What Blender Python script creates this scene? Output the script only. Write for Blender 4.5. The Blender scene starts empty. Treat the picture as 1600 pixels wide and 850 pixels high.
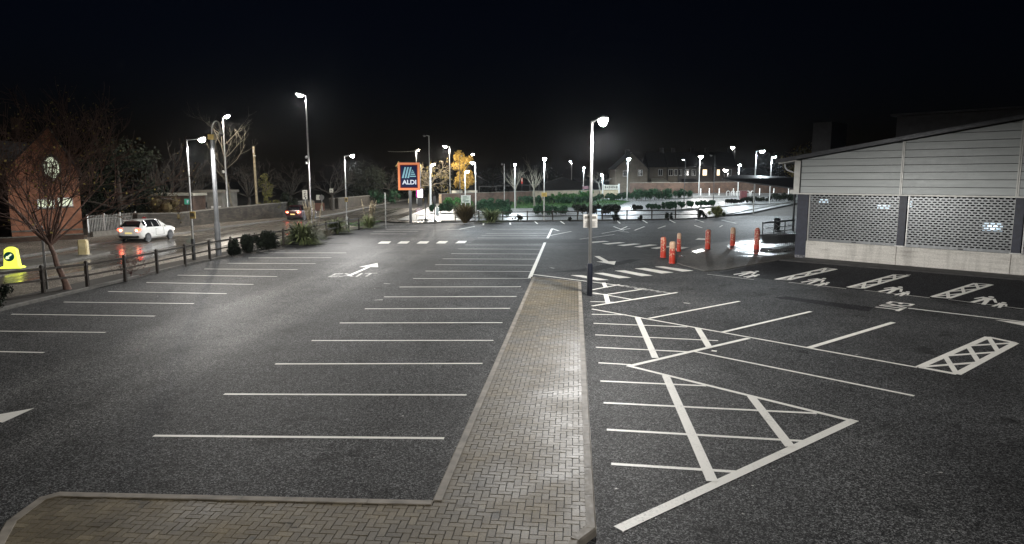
import bpy, bmesh, math, random
from mathutils import Vector, Matrix
R = math.radians
S = bpy.context.scene
COL = S.collection
# ------------------------------------------------------------------ camera model (photo is 1600x850)
HC, FPX, PIT = 4.5, 1067.0, math.atan(146/1067.0)
CP, SP = math.cos(PIT), math.sin(PIT)
LOT = R(5.3)
def T(x, y):                                   # terrain height: flat car park, gentle rise behind the far fence
    k = min(max((y-80)/40.0, 0), 1.2)
    m = min(max((x+5)/36.0, 0), 1)
    return k*(0.2+1.55*m)
def ray(px, py):
    a, b = (px-800)/FPX, (425-py)/FPX
    return Vector((a, CP+b*SP, -SP+b*CP))
def G(px, py, z=0.0):                          # the ground point seen at a pixel
    d = ray(px, py); t = (z-HC)/d.z
    return Vector((0, 0, HC))+d*t
def GT(px, py):
    z = 0.0
    for _ in range(12):
        p = G(px, py, z); z = 0.5*z+0.5*T(p.x, p.y)
    return p
def AT(px, Y, z=0.0):                          # pixel column at a known distance
    dep = Y*CP-(z-HC)*SP
    return Vector(((px-800)/FPX*dep, Y, z))
def ZP(Y, py):                                 # height of the point at distance Y that is seen at row py
    t = (425-py)/FPX
    return HC+Y*(t*CP-SP)/(CP+t*SP)
def PXM(Y, z=0): return FPX/(Y*CP-(z-HC)*SP)   # pixels per metre
# ------------------------------------------------------------------ materials
MATS = {}
def nodes(name):
    m = bpy.data.materials.new(name); m.use_nodes = True
    nt = m.node_tree; b = nt.nodes['Principled BSDF']
    return m, nt, b
def N(nt, t, **kw):
    n = nt.nodes.new(t)
    for k, v in kw.items():
        if k in n.inputs.keys(): n.inputs[k].default_value = v
        else: setattr(n, k, v)
    return n
def noise(nt, scale, detail=4, vec=None, rough=.55):
    n = N(nt, 'ShaderNodeTexNoise', Scale=scale, Detail=detail, Roughness=rough)
    if vec is not None: nt.links.new(vec, n.inputs['Vector'])
    return n
def ramp(nt, fac, stops):
    r = nt.nodes.new('ShaderNodeValToRGB')
    els = r.color_ramp.elements
    while len(els) < len(stops): els.new(.5)
    for e, (p, c) in zip(els, stops):
        e.position = p; e.color = (c, c, c, 1) if isinstance(c, (int, float)) else (*c, 1)
    nt.links.new(fac, r.inputs[0]); return r.outputs[0]
def mixc(nt, fac, a, b, mode='MIX'):
    m = nt.nodes.new('ShaderNodeMix'); m.data_type = 'RGBA'; m.blend_type = mode
    for s, v in ((0, fac), (6, a), (7, b)):
        if hasattr(v, 'is_linked') or hasattr(v, 'links'): nt.links.new(v, m.inputs[s])
        else: m.inputs[s].default_value = v if s == 0 else ((*v, 1) if len(v) == 3 else v)
    return m.outputs[2]
def math_(nt, op, a, b=None, c=None):
    n = nt.nodes.new('ShaderNodeMath'); n.operation = op
    for i, v in enumerate((a, b, c)):
        if v is None: continue
        if hasattr(v, 'links'): nt.links.new(v, n.inputs[i])
        else: n.inputs[i].default_value = v
    return n.outputs[0]
def coord(nt, kind='Object', rotz=0, scale=(1, 1, 1)):
    t = nt.nodes.new('ShaderNodeTexCoord'); m = nt.nodes.new('ShaderNodeMapping')
    m.inputs['Rotation'].default_value = (0, 0, rotz); m.inputs['Scale'].default_value = scale
    nt.links.new(t.outputs[kind], m.inputs[0]); return m.outputs[0]
def bump(nt, b, h, strength=.3, dist=.02):
    n = N(nt, 'ShaderNodeBump', Strength=strength, Distance=dist)
    nt.links.new(h, n.inputs['Height']); nt.links.new(n.outputs[0], b.inputs['Normal'])
def mat(name, c, rough=.6, metal=0.0, var=.25, scale=3.0, bmp=0.0, spec=.5, coat=0.0):
    if name in MATS: return MATS[name]
    m, nt, b = nodes(name)
    v = coord(nt)
    n = noise(nt, scale, 6, v)
    lo = tuple(x*(1-var) for x in c); hi = tuple(min(1, x*(1+var)) for x in c)
    nt.links.new(ramp(nt, n.outputs[0], [(.3, lo), (.7, hi)]), b.inputs['Base Color'])
    n2 = noise(nt, scale*4, 4, v)
    nt.links.new(ramp(nt, n2.outputs[0], [(.3, max(.02, rough-.1)), (.7, min(1, rough+.1))]), b.inputs['Roughness'])
    b.inputs['Metallic'].default_value = metal; b.inputs['Specular IOR Level'].default_value = spec
    b.inputs['Coat Weight'].default_value = coat
    if bmp: bump(nt, b, n2.outputs[0], bmp, .01)
    MATS[name] = m; return m
def emit(name, c, s, base=1.0):
    if name in MATS: return MATS[name]
    m, nt, b = nodes(name)
    b.inputs['Base Color'].default_value = (*(x*base for x in c), 1); b.inputs['Emission Color'].default_value = (*c, 1)
    b.inputs['Emission Strength'].default_value = s; b.inputs['Specular IOR Level'].default_value = .08; b.inputs['Roughness'].default_value = .7; MATS[name] = m; return m
def asphalt(name, lo, hi, rough, lanes=(), wet=0.0, grain=1.0, patchy=.35, rotz=LOT, spec=.5):
    m, nt, b = nodes(name); v = coord(nt, 'Object', rotz)
    def vor(sc):
        o = N(nt, 'ShaderNodeTexVoronoi', Scale=sc); nt.links.new(v, o.inputs['Vector']); q = nt.nodes.new('ShaderNodeSeparateColor'); nt.links.new(o.outputs['Color'], q.inputs[0]); return q.outputs[0]
    fine = noise(nt, 60, 2, v, .8); big = noise(nt, .35, 5, v)
    g = math_(nt, 'ADD', math_(nt, 'MULTIPLY', vor(64), .68), math_(nt, 'MULTIPLY', vor(34), .32))
    c = ramp(nt, g, [(.22, lo), (.48, tuple(a*.65+d*.35 for a, d in zip(lo, hi))), (.66, hi), (.86, tuple(min(1, x*3.2) for x in hi))])
    c = mixc(nt, 1.0, c, ramp(nt, big.outputs[0], [(.3, 1-patchy), (.7, 1+patchy)]), 'MULTIPLY')
    oil = noise(nt, .9, 5, v, .6); oil2 = noise(nt, 3.1, 4, v, .6)
    c = mixc(nt, 1.0, c, ramp(nt, oil.outputs[0], [(.33, .42), (.40, .92), (.6, 1.0)]), 'MULTIPLY')
    c = mixc(nt, 1.0, c, ramp(nt, oil2.outputs[0], [(.30, .55), (.38, 1.0), (.7, 1.0), (.78, 1.25)]), 'MULTIPLY')
    sx = nt.nodes.new('ShaderNodeSeparateXYZ'); nt.links.new(v, sx.inputs[0])
    fac = None
    for (v0, w, k) in lanes:                   # lighter, smoother bands running along the aisles
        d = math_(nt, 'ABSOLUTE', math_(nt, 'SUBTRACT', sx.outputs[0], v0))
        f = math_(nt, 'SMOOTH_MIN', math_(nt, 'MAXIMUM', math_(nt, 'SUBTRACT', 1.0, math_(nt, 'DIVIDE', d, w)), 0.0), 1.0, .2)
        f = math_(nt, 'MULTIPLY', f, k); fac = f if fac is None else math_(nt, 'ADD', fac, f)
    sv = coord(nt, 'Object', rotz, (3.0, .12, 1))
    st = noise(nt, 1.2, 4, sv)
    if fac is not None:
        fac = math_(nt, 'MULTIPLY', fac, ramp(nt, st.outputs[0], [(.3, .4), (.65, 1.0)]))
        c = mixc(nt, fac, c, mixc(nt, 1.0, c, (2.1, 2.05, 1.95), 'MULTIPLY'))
    nt.links.new(c, b.inputs['Base Color'])
    wetn = noise(nt, .22 if wet else .5, 5, sv if wet else v)
    rr = ramp(nt, wetn.outputs[0], [(.38, max(.06, rough-wet)), (.62, rough)])
    if fac is not None: rr = math_(nt, 'SUBTRACT', rr, math_(nt, 'MULTIPLY', fac, .08))
    nt.links.new(rr, b.inputs['Roughness'])
    nt.links.new(ramp(nt, g, [(.3, spec*.3), (.75, min(1, spec*2.0))]), b.inputs['Specular IOR Level'])
    bump(nt, b, fine.outputs[0], .35*grain, .012); MATS[name] = m; return m
def bricks(name, c1, c2, mortar, sx=1.0, scale=1.0, rough=.8, axis='XZ'):
    m, nt, b = nodes(name)
    t = nt.nodes.new('ShaderNodeTexCoord'); s = nt.nodes.new('ShaderNodeSeparateXYZ'); cb = nt.nodes.new('ShaderNodeCombineXYZ')
    nt.links.new(t.outputs['Object'], s.inputs[0])
    a = math_(nt, 'ADD', s.outputs[0], s.outputs[1]) if axis == 'XZ' else s.outputs[0]
    nt.links.new(a, cb.inputs[0]); nt.links.new(s.outputs[2 if axis == 'XZ' else 1], cb.inputs[1])
    br = N(nt, 'ShaderNodeTexBrick', Scale=scale); nt.links.new(cb.outputs[0], br.inputs['Vector'])
    br.inputs['Color1'].default_value = (*c1, 1); br.inputs['Color2'].default_value = (*c2, 1); br.inputs['Mortar'].default_value = (*mortar, 1)
    br.inputs['Brick Width'].default_value = .225; br.inputs['Row Height'].default_value = .075; br.inputs['Mortar Size'].default_value = .008
    n = noise(nt, 1.1, 6, t.outputs['Object'])
    nt.links.new(mixc(nt, 1.0, br.outputs[0], ramp(nt, n.outputs[0], [(.3, .55), (.7, 1.3)]), 'MULTIPLY'), b.inputs['Base Color'])
    b.inputs['Roughness'].default_value = rough
    bump(nt, b, br.outputs['Fac'], -.3, .01); MATS[name] = m; return m
def paint(name, c=(.86, .84, .78), wear=.37):
    m, nt, b = nodes(name); v = coord(nt)
    n = noise(nt, 26, 5, v, .7); n2 = noise(nt, 1.5, 5, v)
    f = math_(nt, 'ADD', math_(nt, 'MULTIPLY', n.outputs[0], .6), math_(nt, 'MULTIPLY', n2.outputs[0], .4))
    nt.links.new(ramp(nt, f, [(wear-.06, (.12, .12, .115)), (wear, tuple(x*.75 for x in c)), (wear+.12, c)]), b.inputs['Base Color'])
    b.inputs['Roughness'].default_value = .55; bump(nt, b, n.outputs[0], .3, .006); MATS[name] = m; return m
def leafmat(name, lo, hi, rough=.5):
    m, nt, b = nodes(name)
    oi = nt.nodes.new('ShaderNodeNewGeometry')
    nt.links.new(ramp(nt, oi.outputs['Random Per Island'], [(0, lo), (.6, tuple((a+c)/2 for a, c in zip(lo, hi))), (1, hi)]), b.inputs['Base Color'])
    b.inputs['Roughness'].default_value = rough+.2; b.inputs['Specular IOR Level'].default_value = .12; MATS[name] = m; return m
# ------------------------------------------------------------------ mesh builder
class MB:
    def __init__(s): s.v = []; s.f = []
    def add(s, vs, fs):
        o = len(s.v); s.v += [tuple(x) for x in vs]; s.f += [tuple(i+o for i in f) for f in fs]; return s
    def box(s, c, d, M=None, taper=1.0):
        hx, hy, hz = d[0]/2, d[1]/2, d[2]/2
        vs = []
        for z in (-1, 1):
            k = taper if z > 0 else 1
            for x, y in ((-1, -1), (1, -1), (1, 1), (-1, 1)):
                vs.append(Vector((x*hx*k, y*hy*k, z*hz)))
        if M is not None: vs = [M @ q for q in vs]
        c = Vector(c); vs = [q+c for q in vs]
        return s.add(vs, [(3, 2, 1, 0), (4, 5, 6, 7), (0, 1, 5, 4), (1, 2, 6, 5), (2, 3, 7, 6), (3, 0, 4, 7)])
    def tube(s, pts, rs, n=8, cap=True):
        pts = [Vector(p) for p in pts]; rs = rs if isinstance(rs, (list, tuple)) else [rs]*len(pts)
        vs = []; fs = []; up = None
        for i, p in enumerate(pts):
            d = (pts[min(i+1, len(pts)-1)]-pts[max(i-1, 0)])
            d = d.normalized() if d.length > 1e-9 else Vector((0, 0, 1))
            if up is None: up = Vector((1, 0, 0)) if abs(d.x) < .8 else Vector((0, 1, 0))
            a = (up-d*up.dot(d)).normalized(); b = d.cross(a); up = a
            for k in range(n):
                t = 2*math.pi*k/n; vs.append(p+(a*math.cos(t)+b*math.sin(t))*rs[i])
        for i in range(len(pts)-1):
            for k in range(n):
                k2 = (k+1) % n; fs.append((i*n+k, i*n+k2, i*n+n+k2, i*n+n+k))
        if cap: fs.append(tuple(range(n-1, -1, -1))); fs.append(tuple(range(len(vs)-n, len(vs))))
        return s.add(vs, fs)
    def lathe(s, prof, n=16, c=(0, 0, 0), sx=1, sy=1):
        vs = []; fs = []; c = Vector(c)
        for (r, z) in prof:
            for k in range(n):
                t = 2*math.pi*k/n; vs.append(c+Vector((r*math.cos(t)*sx, r*math.sin(t)*sy, z)))
        for i in range(len(prof)-1):
            for k in range(n):
                k2 = (k+1) % n; fs.append((i*n+k, i*n+k2, i*n+n+k2, i*n+n+k))
        fs.append(tuple(range(n-1, -1, -1))); fs.append(tuple(range(len(vs)-n, len(vs))))
        return s.add(vs, fs)
    def prism(s, poly, z0, z1):
        n = len(poly)
        vs = [(p[0], p[1], z0) for p in poly]+[(p[0], p[1], z1) for p in poly]
        return s.add(vs, [tuple(range(n-1, -1, -1)), tuple(range(n, 2*n))]+[(i, (i+1) % n, n+(i+1) % n, n+i) for i in range(n)])
    def slab(s, poly, th):                      # 3-D polygon given thickness along its normal
        p = [Vector(q) for q in poly]; nrm = (p[1]-p[0]).cross(p[2]-p[0]).normalized()*th; n = len(p)
        return s.add(p+[q+nrm for q in p], [tuple(range(n-1, -1, -1)), tuple(range(n, 2*n))]+[(i, (i+1) % n, n+(i+1) % n, n+i) for i in range(n)])
    def face(s, vs): return s.add(vs, [tuple(range(len(vs)))])
    def xf(s, M): s.v = [tuple(M @ Vector(q)) for q in s.v]; return s
    def build(s, name, m, parent=None, smooth=False, bevel=0.0, loc=None):
        me = bpy.data.meshes.new(name); me.from_pydata(s.v, [], s.f); me.update()
        if bevel or True:
            bm = bmesh.new(); bm.from_mesh(me)
            if bevel: bmesh.ops.bevel(bm, geom=[e for e in bm.edges if len(e.link_faces) == 2 and e.calc_face_angle(0) > .6], offset=bevel, segments=2, affect='EDGES', clamp_overlap=True)
            bm.to_mesh(me); bm.free()
        me.materials.append(m)
        if smooth:
            for p in me.polygons: p.use_smooth = True
            try: me.set_sharp_from_angle(angle=R(40))
            except Exception: pass
        o = bpy.data.objects.new(name, me); COL.objects.link(o)
        if parent: o.parent = parent
        if loc is not None: o.location = loc
        return o
def tag(o, label=None, cat=None, group=None, kind=None):
    for k, v in (('label', label), ('category', cat), ('group', group), ('kind', kind)):
        if v: o[k] = v
    return o
def thing(name, label, cat, loc=(0, 0, 0), rz=0.0, group=None):
    o = bpy.data.objects.new(name, None); COL.objects.link(o); o.empty_display_size = .3
    o.location = loc; o.rotation_euler = (0, 0, rz); return tag(o, label, cat, group)
def copy_tree(o, parent=None):
    c = o.copy(); COL.objects.link(c)
    if parent: c.parent = parent
    for ch in list(o.children): copy_tree(ch, c)
    return c
def bez(*pts, n=10):
    out = []
    for i in range(n+1):
        q = [Vector(p) for p in pts]; t = i/n
        while len(q) > 1: q = [a.lerp(b, t) for a, b in zip(q, q[1:])]
        out.append(q[0])
    return out
def text_mesh(txt, bold=0.0, res=3):            # glyph outlines as (verts2d, faces) normalised to a unit box
    cu = bpy.data.curves.new('lettering', 'FONT'); cu.body = txt; cu.resolution_u = res; cu.offset = bold
    ob = bpy.data.objects.new('lettering', cu); COL.objects.link(ob)
    dg = bpy.context.evaluated_depsgraph_get(); me = bpy.data.meshes.new_from_object(ob.evaluated_get(dg))
    vs = [(q.co.x, q.co.y) for q in me.vertices]; fs = [tuple(p.vertices) for p in me.polygons]
    bpy.data.objects.remove(ob); bpy.data.curves.remove(cu); bpy.data.meshes.remove(me)
    x0, x1 = min(q[0] for q in vs), max(q[0] for q in vs); y0, y1 = min(q[1] for q in vs), max(q[1] for q in vs)
    return [((a-x0)/(x1-x0), (b-y0)/(y1-y0)) for a, b in vs], fs
def drape(poly, off, step=4.0):                 # polygon laid over the terrain
    bm = bmesh.new(); bm.faces.new([bm.verts.new((p[0], p[1], 0)) for p in poly])
    xs = [p[0] for p in poly]; ys = [p[1] for p in poly]
    for ax, lo, hi in ((0, min(xs), max(xs)), (1, min(ys), max(ys))):
        k = math.ceil(lo/step)*step
        while k < hi:
            co = (k, 0, 0) if ax == 0 else (0, k, 0); no = (1, 0, 0) if ax == 0 else (0, 1, 0)
            bmesh.ops.bisect_plane(bm, geom=bm.verts[:]+bm.edges[:]+bm.faces[:], plane_co=co, plane_no=no); k += step
    for q in bm.verts: q.co.z = T(q.co.x, q.co.y)+off
    bm.normal_update()
    mb = MB(); bm.verts.index_update(); fl = [f for f in bm.faces]
    mb.add([q.co.copy() for q in bm.verts], [tuple(x.index for x in (f.verts if f.normal.z > 0 else reversed(f.verts[:]))) for f in fl]); bm.free(); return mb
SUN_EL, SKY, EXPO, HAZE = 2.0, 0.0015, 0.42, .00006
# ================================================================== THE SETTING
rng = random.Random(7)
M_ground = mat('ground_soil', (.03, .028, .024), .9, var=.4, scale=.6)
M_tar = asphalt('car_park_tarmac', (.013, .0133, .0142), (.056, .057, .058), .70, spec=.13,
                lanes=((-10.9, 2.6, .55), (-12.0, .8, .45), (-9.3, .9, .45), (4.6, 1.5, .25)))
M_dktar = asphalt('dark_tarmac', (.006, .006, .0075), (.016, .016, .018), .75, grain=.6, patchy=.2, spec=.15)
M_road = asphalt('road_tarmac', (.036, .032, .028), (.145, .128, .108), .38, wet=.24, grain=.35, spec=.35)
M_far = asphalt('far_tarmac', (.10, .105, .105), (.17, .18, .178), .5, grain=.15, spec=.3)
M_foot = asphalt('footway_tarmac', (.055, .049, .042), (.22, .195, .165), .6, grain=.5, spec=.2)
M_fore = asphalt('forecourt_tarmac', (.022, .019, .016), (.050, .044, .036), .62, grain=.3, spec=.3)
M_soil = mat('bed_soil', (.022, .018, .013), .95, var=.6, scale=9, bmp=.8)
M_kerb = mat('kerb_concrete', (.20, .185, .16), .75, var=.3, scale=5, bmp=.3)
M_kerbd = mat('kerb_weathered', (.11, .105, .095), .75, var=.35, scale=5, bmp=.3)
M_white = paint('white_paint'); M_worn = paint('worn_paint', (.48, .47, .44), .51)
def st(name, mb, m, **k): return tag(mb.build(name, m, **k), kind='structure')
# ground sheet reaching the horizon, with the rise behind the far fence
gx = sorted(set([-900, -400, -200, -120]+list(range(-80, 81, 4))+[120, 200, 400, 900])); gy = sorted(set([-300, -60, 0]+list(range(40, 140, 4))+[160, 220, 400, 900]))
g = MB(); nx = len(gx)
g.v = [(x, y, T(x, y)-.14) for y in gy for x in gx]
g.f = [(j*nx+i, j*nx+i+1, (j+1)*nx+i+1, (j+1)*nx+i) for j in range(len(gy)-1) for i in range(nx-1)]
st('ground', g, M_ground)
# --- car park sheet
KERB_L = [G(28, 480), G(160, 448), G(300, 414), G(440, 384.5), G(545, 361), G(598, 353), G(640, 350.5), G(690, 348.5)]
d0 = (KERB_L[1]-KERB_L[0]).normalized()
KERB_L = [KERB_L[0]-d0*26]+KERB_L
FAR_K = [G(710, 347.5), G(850, 346), G(1000, 344), G(1080, 342.5), G(1110, 340.5), G(1150, 336), G(1245, 325.5), G(1300, 321)]
cp_poly = KERB_L+FAR_K+[Vector((75, 95, 0)), Vector((75, -12, 0))]
sheet = MB().face([(p.x, p.y, 0) for p in cp_poly])
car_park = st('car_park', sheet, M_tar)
# --- paint helpers: everything painted is a part of the car park
def mark(name, pts, z=.004, m=None, px=True):
    q = [G(*p) if px else Vector(p) for p in pts]
    v = [(p.x, p.y, z) for p in q]
    a = sum(v[i][0]*v[(i+1) % len(v)][1]-v[(i+1) % len(v)][0]*v[i][1] for i in range(len(v)))
    return MB().face(v if a > 0 else v[::-1]).build(name, m or M_white, car_park)
def strip_pts(a, b, w):
    d = (b-a); d.z = 0; d.normalize(); s = Vector((-d.y, d.x, 0))*w/2
    return [a-s, b-s, b+s, a+s]
def line(name, a, b, w=.1, z=.004, m=None):
    return mark(name, strip_pts(G(*a), G(*b), w), z, m, px=False)
for i, (x0, x1, y0, y1, z) in enumerate([]): pass
BAYS = [(-160, 546, 69, 551), (-90, 516.5, 165, 519.5), (18, 491, 242, 494), (100, 472, 303, 474.5), (169, 455.5, 354, 459), (229, 441.5, 396, 444.5),
        (277, 430, 433, 432.2), (319, 420.3, 465, 421.3), (356, 411.4, 493, 412), (388, 403, 518, 402.6), (412, 395, 541, 395.2), (578, 365.5, 635, 365.5), (583, 361.5, 653, 361.5), (603, 358.3, 662, 358.3),
        (240, 681, 694, 685), (350, 616, 729, 617.3), (430, 568.8, 754, 568), (487, 532.2, 771, 532), (531, 504.7, 785, 504.2), (570, 482.6, 797, 481.8), (600, 464, 807, 463.3),
        (624, 448.5, 814, 448.1), (645.5, 435.3, 826.5, 435), (664.5, 423.6, 830, 424.3), (680, 413.6, 834, 414.4), (692, 404.4, 839.5, 405), (705, 396.4, 842, 397), (716, 388.9, 845, 389.5), (727, 382.8, 847.5, 382.8),
        (746.5, 371.8, 854, 372), (752, 367.8, 855, 367.8), (759.5, 364.7, 857, 364.7), (768.7, 358.3, 860.5, 358),
        (955, 725, 1160, 738), (948, 671.5, 1258, 689.5), (943, 629.5, 1276, 646), (938, 595.5, 1103, 603), (935, 567, 986, 570), (931, 542.7, 1078, 550), (930, 523.3, 1122, 532.4),
        (927.5, 505.3, 1074, 511), (924.7, 491.2, 979, 492), (922.5, 471.3, 966, 472.4), (925, 459, 950, 460.2)]
for a in BAYS: line('bay_line', a[:2], a[2:], .095)
for i, (a, b, w) in enumerate([((925, 483), (1433, 574.3), .1), ((982, 572.5), (1170, 528.6), .14), ((980, 571.5), (1338, 659.5), .12), ((1335, 656.5), (966, 827), .17),
        ((1086, 549.8), (1428.5, 619), .1), ((1014, 497.8), (1155.5, 471), .12), ((1128, 519.6), (1267, 487), .13), ((1264, 543.8), (1396, 504), .16),
        ((925, 478.5), (1058, 457.4), .13), ((924, 453.2), (968, 444.8), .12), ((950, 460), (1009, 451.3), .12), ((925, 457.2), (987, 468), .1), ((833, 429), (976, 447.2), .12),
        ((827.5, 435), (851.5, 379), .18), ((855.5, 372.5), (862.5, 357.5), .18), ((862.5, 357.3), (873, 360.8), .18), ((859, 368.3), (893, 361.5), .12),
        ((958.7, 354), (974.6, 360), .13), ((969, 358.7), (980, 354), .13), ((991.5, 360), (1007, 354), .13), ((1028, 357), (1040, 353), .13), ((968, 361.5), (983, 363), .12),
        ((699, 358.6), (733, 358.1), .14), ((717, 358.4), (742, 353.8), .16), ((1419, 481.8), (1640, 508), .13), ((835, 345.6), (840, 350), .14), ((874.6, 345), (882, 350), .14),
        ((963.5, 344.5), (969, 349), .14), ((1004, 344), (1011.6, 348.6), .14), ((1045.5, 343.4), (1055, 348.2), .14), ((1087, 343), (1099.5, 347.2), .14), ((755.5, 349), (755, 352), .16), ((796.7, 348), (797.5, 351.2), .16),
        ((1127, 344), (1150, 349), .13), ((940, 365), (985, 357), .1), ((905, 374), (960, 366.5), .1), ((1085, 352), (1097, 356), .12), ((1124, 355), (1129, 352), .12)]):
    line('boundary_line', a, b, w, .0055+.0006*(i % 9))
for a, b in (((1040, 587.3), (1113, 753)), ((1173.6, 620), (1235, 699)), ((996, 496.5), (1024, 560)), ((1090, 513), (1108, 543)), ((943, 442), (946.5, 449.5)), ((946.5, 460.5), (950, 474))):
    line('cross_bar', a, b, .175, .0125)
Z = lambda s: [(850+x/4, 330+y/4) for x, y in s]
for s in (Z([(165, 400), (235, 400), (405, 430), (330, 432)]), Z([(310, 387), (370, 385), (545, 415), (470, 420)]), Z([(440, 372), (505, 370), (680, 402), (610, 407)]), Z([(565, 358), (630, 355), (810, 383), (735, 390)]), Z([(690, 347), (745, 345), (935, 372), (865, 378)])):
    mark('crossing_stripe', s, .004)
for s in (Z([(272, 193), (375, 186), (410, 189), (300, 199)]), Z([(360, 203), (470, 194), (510, 197), (400, 208)]), Z([(455, 213), (560, 202), (605, 205), (500, 218)]), Z([(560, 222), (660, 208), (710, 211), (600, 226)]), Z([(665, 231), (760, 218), (810, 221), (705, 236)]), Z([(790, 240), (860, 223), (905, 226), (830, 245)]), Z([(945, 178), (965, 169), (1035, 172), (1010, 180)])):
    mark('crossing_stripe', s, .004)
Z5 = lambda s: [(480+x/3.81, 340+y/3.81) for x, y in s]
for s in ([(418, 155), (440, 142), (500, 142), (485, 155)], [(535, 155), (558, 141), (612, 141), (595, 155)], [(650, 155), (672, 141), (728, 141), (712, 155)], [(765, 154), (785, 140), (840, 140), (822, 154)], [(880, 153), (902, 139), (952, 139), (938, 152)]):
    mark('crossing_stripe', Z5(s), .004)
def arrow(shaft_a, shaft_b, tip, hw, w, z=.007):
    a, b, t = G(*shaft_a), G(*shaft_b), G(*tip); d = (t-a).normalized(); s = Vector((-d.y, d.x, 0))
    mark('direction_arrow', [a-s*w/2, b-s*w/2, b-s*hw, t, b+s*hw, b+s*w/2, a+s*w/2], z, px=False)
arrow((545, 431), (576, 417.5), (590, 411), .50, .19)
arrow((932.5, 400.3), (947, 408.5), (960, 414), .55, .3)
arrow((-120, 690), (-14, 657), (54, 638), .34, .16)
arrow((1700, 524), (1618, 509), (1554, 500.2), .4, .14, .012)
for p in ((860, 418, 866, 419.5), (600, 443, 610, 443.6), (585, 469, 598, 468.4), (1068, 473, 1078, 474.6)): line('paint_remnant', p[:2], p[2:], .12, .004, M_worn)
def quadmap(pts, fs, o, ex, ey, name, z, m=None):
    mb = MB(); v = [o+ex*a+ey*b for a, b in pts]
    mb.add([(p.x, p.y, z) for p in v], fs); ob = mb.build(name, m or M_white, car_park)
    if ob.data.polygons and sum(p.normal.z for p in ob.data.polygons) < 0: ob.data.flip_normals()
    return ob
o, px_, py_ = G(1391, 471), G(1364, 481.5), G(1430, 475.5)
quadmap(*text_mesh('EXIT', .012), o, px_-o, py_-o, 'exit_lettering', .006)
o, px_, py_ = G(512, 433), G(582, 432), G(523, 427.5)
quadmap(*text_mesh('EXIT', .006), o, px_-o, py_-o, 'exit_lettering', .0055, M_worn)
sq = [(300, 168), (345, 160), (385, 178), (430, 172), (455, 192), (500, 184), (535, 203), (585, 196), (610, 212), (640, 206), (665, 224), (700, 216), (735, 230), (775, 228)]
for i in range(0, len(sq)-1):
    a, b = sq[i], sq[i+1]; line('worn_lettering', (920+a[0]/6.07, 420+a[1]/6.07), (920+b[0]/6.07, 420+b[1]/6.07), .16, .0062+.0012*(i % 3), M_worn)
# --- adult-and-child symbols and cross-hatched strips of the family bays
bay = [(1119, 427), (1215.6, 407.5), (1420, 424), (1700, 447), (1700, 499), (1600, 485), (1453, 466)]
mark('dark_tarmac_patch', bay, .002, M_dktar)  # newer black tarmac under the family bays
mark('dark_tarmac_patch', [(1208, 465), (1228, 463), (1366, 480.4), (1356, 487)], .002, M_dktar)  # smaller patch of newer tarmac
mark('dark_tarmac_patch', [(430, 381.5), (500, 379.5), (545, 379), (545, 381), (470, 382.5)], .002, M_dktar)  # thin dark strip across the left aisle
mark('dark_tarmac_patch', [(742, 374.5), (930, 374), (935, 379.5), (735, 379.6)], .002, M_dktar)  # dark band across the middle of the lot
mark('dark_tarmac_patch', [(848, 426), (905, 421), (985, 405), (1003, 405.5), (930, 424)], .0025, M_dktar)  # slanting dark strip past the main lamp post
M_tar2 = asphalt('older_tarmac', (.011, .0112, .012), (.054, .055, .056), .72, spec=.12)
for pp in ([(655, 545), (760, 545), (672, 782), (440, 778), (520, 690)], [(-60, 540), (60, 560), (250, 505), (305, 474), (160, 460), (-60, 505)]):
    mark('tarmac_repair', pp, .0015, M_tar2)
rl = random.Random(17)
for k in range(46):                              # scraps of litter and leaves blown over the tarmac
    x, y = rl.choice([(rl.uniform(940, 1600), rl.uniform(560, 840)), (rl.uniform(100, 700), rl.uniform(440, 770)), (rl.uniform(1000, 1400), rl.uniform(430, 560))]); c = G(x, y); a = rl.uniform(0, 6.28); s = rl.uniform(.012, .035)
    q = [c+Vector((math.cos(a+t)*s*rl.uniform(.6, 1.6), math.sin(a+t)*s, 0)) for t in (0, 1.5, 3.1, 4.7)]
    mark('paint_fleck', q, .0145, M_worn, px=False)
o = G(1253, 440.5); ex, ey = G(1284, 447.6)-o, G(1285, 433)-o
def circ(cx, cy, r, n=12): return [(cx+r*1.15*math.cos(2*math.pi*k/n), cy+r*math.sin(2*math.pi*k/n)) for k in range(n)]
def capsule(a, b, w0, w1):
    d = Vector((b[0]-a[0], b[1]-a[1])).normalized(); s = Vector((-d.y, d.x))
    return [(a[0]-s.x*w0, a[1]-s.y*w0), (b[0]-s.x*w1, b[1]-s.y*w1), (b[0]+s.x*w1, b[1]+s.y*w1), (a[0]+s.x*w0, a[1]+s.y*w0)]
shape = [(circ(.30, .93, .08), 0), ([(.14, .80), (.46, .80), (.42, .42), (.18, .42)], .001), (capsule((.22, .46), (.12, 0), .075, .06), .002), (capsule((.38, .46), (.48, 0), .075, .06), .003), (capsule((.15, .78), (0, .42), .05, .04), .004), (capsule((.45, .78), (.68, .42), .05, .04), .005),
         (circ(.85, .58, .07), 0), ([(.74, .49), (.96, .49), (.94, .22), (.76, .22)], .001), (capsule((.79, .25), (.76, 0), .055, .045), .002), (capsule((.91, .25), (.95, 0), .055, .045), .003), (capsule((.95, .48), (1.05, .26), .04, .03), .004)]
for (cx, cy) in ((1173, 428), (1280, 440), (1402.5, 454.3), (1549, 470.8)):
    c = G(cx, cy)-(ex+ey)*.5; mb = MB()
    for poly, dz in shape:
        v = [c+ex*a+ey*b for a, b in poly]; v = [(p.x, p.y, .006+dz) for p in v]
        ar = sum(v[i][0]*v[(i+1) % len(v)][1]-v[(i+1) % len(v)][0]*v[i][1] for i in range(len(v)))
        mb.face(v if ar > 0 else v[::-1])
    mb.build('family_symbol', M_white, car_park)
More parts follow.
